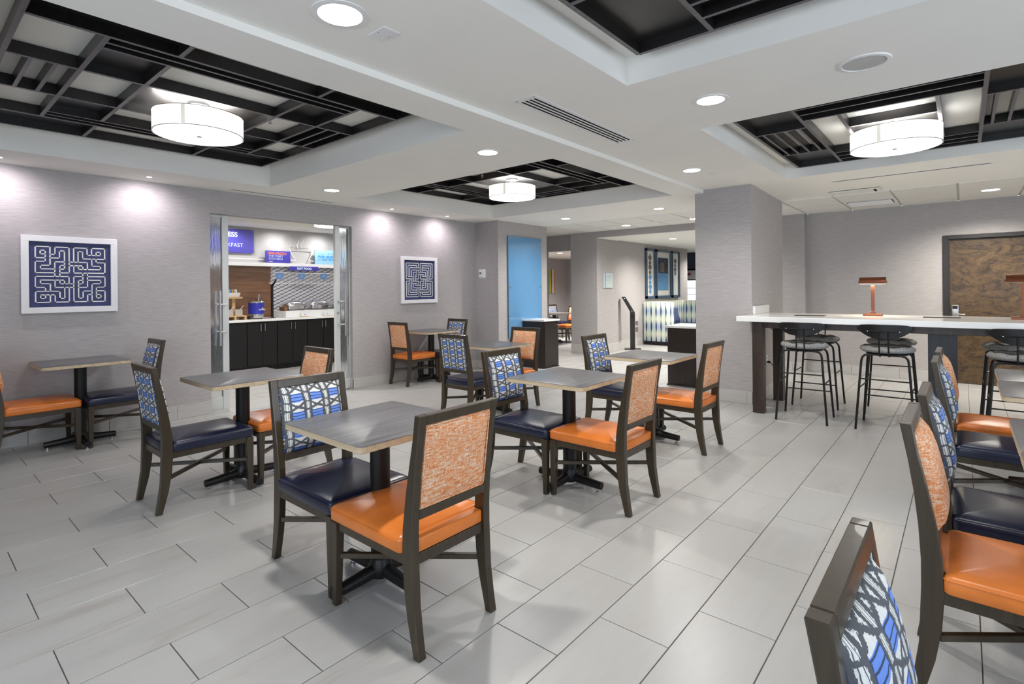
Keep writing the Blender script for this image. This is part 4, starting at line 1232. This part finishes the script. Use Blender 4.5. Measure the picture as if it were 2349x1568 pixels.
# chafing dishes on a white riser
tag(MB().box(-9.86, 4.66, ZW, -9.34, 6.07, ZW + 0.115).build('white_riser', 'white', bevel=0.003), 'long white riser under the chafing dishes', 'riser')
for k, yy in enumerate((4.93, 5.40, 5.87)):
    t = thing('chafing_dish', ('shiny chafing dish nearest the oatmeal warmer', 'shiny chafing dish in the middle of the three', 'shiny chafing dish cut off by the right sliding door')[k], 'chafing dish', (-9.60, yy, ZW + 0.116), 0, 'steel chafing dishes')
    MB().loft([[(a, b, 0.0) for a, b in rrect(0.15, 0.165, 0.02)], [(a, b, 0.012) for a, b in rrect(0.155, 0.17, 0.02)]]).build('base', 'steel', t)
    MB().loft([[(a, b, z) for a, b in rrect(0.155 + e, 0.175 + e, 0.03)] for e, z in ((-0.02, 0.012), (0.0, 0.03), (0.0, 0.085), (0.012, 0.09))]).build('pan', 'chrome', t, smooth=True)
    MB().loft([[(a, b, z) for a, b in rrect(0.165 - e, 0.19 - e, 0.05)] for e, z in ((0.0, 0.092), (0.008, 0.12), (0.03, 0.15), (0.07, 0.172), (0.12, 0.18))]).build('lid', 'chrome', t, smooth=True, ang=70)
    MB().tube([(0.155, -0.05, 0.125), (0.19, -0.04, 0.135), (0.19, 0.04, 0.135), (0.155, 0.05, 0.125)], 0.007, 8).build('handle', 'steel', t, smooth=True)
tag(MB().box(-9.62, 4.672, ZW + 0.116, -9.42, 4.735, ZW + 0.19).build('brown_block', 'walnut', bevel=0.002), 'small brown wooden block at the left end of the chafing dishes', 'block')
for k, yy in enumerate((4.99, 5.44)):
    t = thing('label_card', ('white menu card below the first chafing dish', 'white menu card below the second chafing dish')[k], 'card', (-9.285, yy, ZW), 0, 'white menu cards')
    MB().box(-0.012, -0.06, 0.0, 0.012, 0.06, 0.012).build('holder', 'pine', t)
    MB().box(-0.002, -0.063, 0.0125, 0.002, 0.063, 0.085).build('card', 'white', t)
    for z in (0.045, 0.033): MB().box(0.0021, -0.022, z, 0.0028, 0.022, z + 0.006).build('printed_line', 'icon', t)
# sneeze guard
t = thing('sneeze_guard', 'clear acrylic sneeze guard on black posts over the chafing dishes', 'sneeze guard', (-9.50, 5.3, ZW))
MB().box(-0.02, -0.83, 0.0, 0.02, -0.80, 0.60).build('post', 'black', t); MB().box(-0.02, 0.80, 0.0, 0.02, 0.83, 0.60).build('post', 'black', t)
MB().box(-0.07, -0.845, 0.0, 0.07, -0.785, 0.006).build('foot_plate', 'black', t)
MB().prism([(0.0, 0.60), (0.02, 0.55), (0.17, 0.68), (0.16, 0.70)], -0.822, -0.808, 'y').build('arm', 'black', t)
MB().prism([(0.06, 0.63), (0.066, 0.626), (0.226, 0.806), (0.22, 0.81)], -0.90, 0.95, 'y').build('pane', 'acrylic', t)
MB().prism([(0.055, 0.622), (0.066, 0.622), (0.066, 0.631), (0.055, 0.631)], -0.90, 0.95, 'y').build('edge', 'white', t)
MB().prism([(0.216, 0.803), (0.227, 0.803), (0.227, 0.812), (0.216, 0.812)], -0.90, 0.95, 'y').build('edge', 'white', t)


# ------------------------------------------------------------------ signs in the breakfast room
def sign(name, label, y0, y1, z0, z1, x, mat, thick=0.02, r=0.02):
    t = thing(name, label, 'sign', (x, (y0 + y1) / 2, (z0 + z1) / 2))
    pts = rrect((y1 - y0) / 2, (z1 - z0) / 2, r)
    MB().prism(pts, 0.0, thick, 'x').build('board', mat, t)
    return t


t = sign('wall_sign', 'large indigo wall sign ending in ESS and KFAST', 3.10, 4.34, 2.085, 2.505, BX + 0.012, 'sign', 0.02, 0.022)
text('lettering', 'EXPRESS', 0.118, 'letter', t, (0.021, 0.335, 0.072), 'x', 0.003, align='RIGHT')
text('lettering', 'BREAKFAST', 0.096, 'letter', t, (0.021, 0.43, -0.105), 'x', -0.001, align='RIGHT')
MB().lathe([(0.009, 0), (0.009, 0.003)], 10).build('dot', 'letter', t, loc=(0.02, 0.16, 0.037), rot=(0, R(90), 0))
t = sign('shelf_sign', 'indigo sign reading egg-xactly the start you need', 4.515, 4.995, 1.919, 2.145, BX + 0.09, 'sign', 0.014, 0.014)
text('lettering', 'EGG-XACTLY', 0.058, 'letterorange', t, (0.015, -0.185, 0.045), 'x', 0.0022)
text('lettering', 'THE START', 0.056, 'letter', t, (0.015, -0.185, -0.005), 'x', -0.0008)
text('lettering', 'YOU NEED', 0.056, 'letter', t, (0.015, -0.185, -0.055), 'x', -0.0008)
MB().box(0.014, -0.165, -0.093, 0.016, -0.105, -0.083).build('logo', 'letter', t); MB().box(0.014, -0.185, -0.093, 0.016, -0.17, -0.083).build('logo', 'letterorange', t)
t = sign('shelf_sign', 'pale blue sign reading wake up to fresh selections of hot favorites', 5.50, 6.12, 1.919, 2.205, BX + 0.09, 'signlight', 0.014, 0.014)
text('lettering', 'WAKE UP TO', 0.060, 'lettergrey', t, (0.015, -0.25, 0.045), 'x', -0.0008)
text('lettering', 'FRESH SELECTIONS', 0.060, 'letterblue', t, (0.015, -0.25, -0.010), 'x', 0.0018)
text('lettering', 'OF', 0.060, 'lettergrey', t, (0.015, -0.25, -0.065), 'x', -0.0008)
text('lettering', 'HOT FAVORITES', 0.060, 'letterblue', t, (0.015, -0.16, -0.065), 'x', 0.0018)
t = sign('banner_sign', 'narrow indigo banner reading hot food below the shelf', 4.97, 5.56, 1.785, 1.862, BX + 0.115, 'sign', 0.008, 0.003)
text('lettering', 'HOT FOOD', 0.056, 'letter', t, (0.009, 0.0, -0.020), 'x', 0.0020, align='CENTER')
for k, (yy, lab) in enumerate(((4.83, 'round blue wall icon left of the three'), (5.27, 'round blue wall icon in the middle of the three'), (5.74, 'round blue wall icon right of the three'))):
    t = thing('wall_icon', lab, 'sign', (BX + 0.002, yy, 1.685), 0, 'round blue icons on the mesh wall')
    MB().lathe([(0.072, 0.0), (0.072, 0.008)], 32).build('disc', 'icon', t, rot=(0, R(90), 0))
    if k == 0: MB().lathe([(0.026, 0.008), (0.026, 0.011), (0.017, 0.011), (0.017, 0.008)], 20, cap0=False, cap1=False).build('pictogram', 'signlight', t, rot=(0, R(90), 0))
    elif k == 1:
        for s in (-1, 1): MB().box(0.008, s * 0.014 - 0.005, -0.035, 0.011, s * 0.014 + 0.005, 0.03).build('pictogram', 'signlight', t)
    else: MB().box(0.008, -0.035, -0.008, 0.011, 0.035, 0.012).build('pictogram', 'signlight', t)
# white wire outline of a bowl with steam
t = thing('bowl_outline', 'white wire outline of a steaming bowl above the shelf', 'wall decoration', (BX + 0.06, 5.24, 1.93))
def wire(nm, pts): MB().tube([(0.0, a, b) for a, b in pts], 0.0095, 8).build(nm, 'white', t, smooth=True)
wire('bowl_line', [(-0.255, 0.05), (-0.135, 0.05), (-0.125, 0.065), (-0.16, 0.11), (-0.215, 0.19), (-0.24, 0.29), (0.24, 0.29), (0.23, 0.22), (0.20, 0.15), (0.155, 0.085), (0.15, 0.06), (0.165, 0.047), (0.27, 0.047)])
wire('steam', [(-0.075, 0.30), (-0.09, 0.335), (-0.085, 0.36), (-0.062, 0.39), (-0.058, 0.415), (-0.075, 0.445)])
wire('steam', [(0.005, 0.30), (-0.012, 0.34), (-0.008, 0.37), (0.03, 0.41), (0.035, 0.445), (0.018, 0.475), (0.003, 0.49)])
tag(MB().tube([(BX + 0.05, 3.2, 1.978), (BX + 0.05, 4.51, 1.978)], 0.010, 8).build('wall_rail', 'white', smooth=True), 'thin white rail on the wall under the large indigo sign', 'rail')

# ------------------------------------------------------------------ lobby: kiosk, pictures, booth, directory
t = thing('info_kiosk', 'slim black information stand with a bent head', 'kiosk', (-5.67, 10.84, 0), R(27.6))
MB().box(-0.18, -0.14, 0.0, 0.18, 0.14, 0.018).build('base_plate', 'doorframe', t, bevel=0.003)
MB().box(-0.055, -0.035, 0.018, 0.055, 0.035, 0.80).build('post', 'doorframe', t, bevel=0.003)
MB().prism([(0.055, 0.795), (0.055, 0.83), (-0.155, 1.185), (-0.235, 1.185), (-0.055, 0.86), (-0.055, 0.795)], -0.16, 0.16, 'y').build('head', 'doorframe', t, bevel=0.003)
for (x, z) in ((-0.17, 1.15), (-0.01, 0.87)): MB().lathe([(0.01, 0), (0.01, 0.004)], 10).build('screw', 'chrome', t, loc=(x, -0.16, z), rot=(R(90), 0, 0))
MB().box(0.056, -0.05, 0.38, 0.13, 0.05, 0.68).build('brochure_holder', 'acrylic', t)
for z, m in ((0.40, 'walnut'), (0.54, 'brownbit')): MB().box(0.062, -0.04, z, 0.12, 0.04, z + 0.10).build('brochure', m, t)
t = thing('directory_sign', 'pale directory sign with three lines on the column', 'sign', (-5.798, 9.99, 1.545))
MB().box(0.0, -0.19, -0.16, 0.014, 0.19, 0.16).build('plate', 'directory', t, bevel=0.001)
MB().box(0.0141, -0.155, -0.16, 0.0146, -0.10, 0.16).build('band', 'lettergrey', t)
for k, wl in enumerate((0.20, 0.17, 0.10)):
    MB().box(0.0141, -0.07, 0.092 - 0.043 * k, 0.0150, -0.07 + wl, 0.106 - 0.043 * k).build('printed_line', 'lettergrey', t)
    MB().box(0.0146, -0.137, 0.09 - 0.043 * k, 0.0155, -0.118, 0.11 - 0.043 * k).build('arrow', 'letterblue', t)


def picture(label, y0, y1, kind):
    t = thing('framed_picture', label, 'picture', (-5.98, (y0 + y1) / 2, 1.735), 0, 'three slate framed pictures in the lobby')
    h = (y1 - y0) / 2; v = 0.62; fw = 0.05 if kind != 'c' else 0.085
    MB().box(0.0, -h, -v, 0.012, h, v).build('backing', 'blackgloss', t)
    for (a, b, c, e) in ((-h, v - 0.05, h, v), (-h, -v, h, -v + 0.06), (-h, -v, -h + fw, v), (h - fw, -v, h, v)):
        MB().box(0.012, a, b, 0.05, c, e).build('frame', 'slate', t)
    MB().box(0.012, -h + fw, -v + 0.06, 0.016, h - fw, v - 0.05).build('mat_board', 'paper', t)
    if kind == 'c':
        MB().box(0.016, -h + 0.18, -0.42, 0.020, h - 0.18, 0.42).build('print', 'glassdark', t)
        MB().box(0.0202, -h + 0.185, -0.415, 0.0212, h - 0.19, 0.02).build('print_band', 'bluebit', t)
        MB().box(0.0202, -0.17, 0.05, 0.0212, 0.06, 0.30).build('print_text', 'brownbit', t)
    else:
        zs = [0.40, 0.27, 0.16, 0.03, -0.09, -0.22, -0.33, -0.45] if kind == 'a' else [0.36, 0.24, 0.13, 0.03]
        for k, z in enumerate(zs):
            MB().lathe([(0.065 if k % 2 else 0.085, 0.0), (0.06, 0.002)], 10, mod=lambda r, z_, a: (r * (1 + 0.25 * math.cos(4 * a)), z_)).build('motif', 'brownbit' if k < 4 else 'bluebit', t, loc=(0.0165, 0, z), rot=(0, R(90), 0))
    return t


picture('narrow left picture of the three in slate frames in the lobby', 12.10, 12.60, 'a')
picture('wide centre picture of the three in slate frames in the lobby', 12.63, 13.60, 'c')
picture('narrow right picture of the three in slate frames in the lobby', 13.63, 14.12, 'b')
t = thing('booth_sofa', 'high backed booth sofa in blue and cream ikat fabric', 'sofa', (-5.95, 11.93, 0))
MB().box(0.0, 0.0, 0.09, 0.72, 0.16, 1.04).build('end_panel', 'booth', t, bevel=0.02, seg=2, smooth=True)
MB().box(0.0, 0.16, 0.09, 0.17, 2.1, 1.04).build('back', 'booth', t, bevel=0.02, seg=2, smooth=True)
MB().box(0.0, 2.1, 0.09, 2.2, 2.28, 1.04).build('end_panel', 'booth', t, bevel=0.02, seg=2, smooth=True)
MB().box(0.17, 0.16, 0.09, 0.72, 2.1, 0.44).build('seat', 'navyfab', t, bevel=0.02, seg=2, smooth=True)
MB().box(0.03, 0.03, 0.0, 0.69, 2.2, 0.088).build('plinth', 'black', t)
for k, yy in enumerate((12.50, 12.98)):
    o = MB().loft([[(z, a, b) for a, b in rrect(0.20 - e, 0.20 - e, 0.04)] for e, z in ((0.10, 0.0), (0.01, 0.03), (0.0, 0.06), (0.01, 0.09), (0.10, 0.12))]).build('scatter_cushion', 'navyfab', smooth=True, ang=80)
    o.location = (-5.66, yy, 0.66); o.rotation_euler = (0, R(-14), 0)
    tag(o, ('navy scatter cushion on the booth sofa, nearer one', 'navy scatter cushion on the booth sofa, farther one')[k], 'cushion', 'navy cushions on the booth')
t = thing('drinks_cooler', 'lit glass door drinks cooler at the far end of the lobby', 'cooler', (-6.42, 16.6, 0))
MB().box(-0.5, 0.0, 0.0, 0.35, 0.7, 1.98).build('cabinet', 'blackgloss', t)
MB().box(-0.42, -0.012, 0.15, -0.02, 0.0, 1.60).build('glass_door', 'cooler', t); MB().box(0.02, -0.012, 0.15, 0.30, 0.0, 1.60).build('glass_door', 'cooler', t)
MB().box(-0.42, -0.02, 1.64, 0.0, 0.0, 1.92).build('header', 'white', t); MB().box(-0.40, -0.022, 1.76, -0.2, -0.02, 1.84).build('header_print', 'red', t)
for k in range(6): MB().box(-0.40, -0.016, 0.35 + 0.2 * k, -0.04, -0.0125, 0.365 + 0.2 * k).build('shelf', 'white', t)
MB().tube([(0.0, -0.02, 0.9), (0.03, -0.06, 1.0), (0.03, -0.06, 1.25), (0.0, -0.02, 1.35)], 0.012, 8).build('handle', 'black', t)
struct(MB().box(-7.6, 16.3, 1.99, -5.4, 16.5, 2.47).build('trim_6', 'bluedark'))

# striped picture in the far dining room
t = thing('striped_picture', 'striped picture in ochre, lime, white and orange in the far dining room', 'picture', (-9.598, 12.98, 1.61))
for k, (a, b, m) in enumerate(((-0.30, -0.12, 'ochre'), (-0.12, -0.03, 'ochre'), (-0.03, 0.02, 'brownbit'), (0.02, 0.11, 'olive'), (0.11, 0.16, 'brownbit'), (0.16, 0.25, 'paper'), (0.25, 0.30, 'stripeorange'))):
    MB().box(0.0, a, -0.36, 0.03 + 0.004 * (k % 2), b - 0.004, 0.36).build('stripe', m, t)
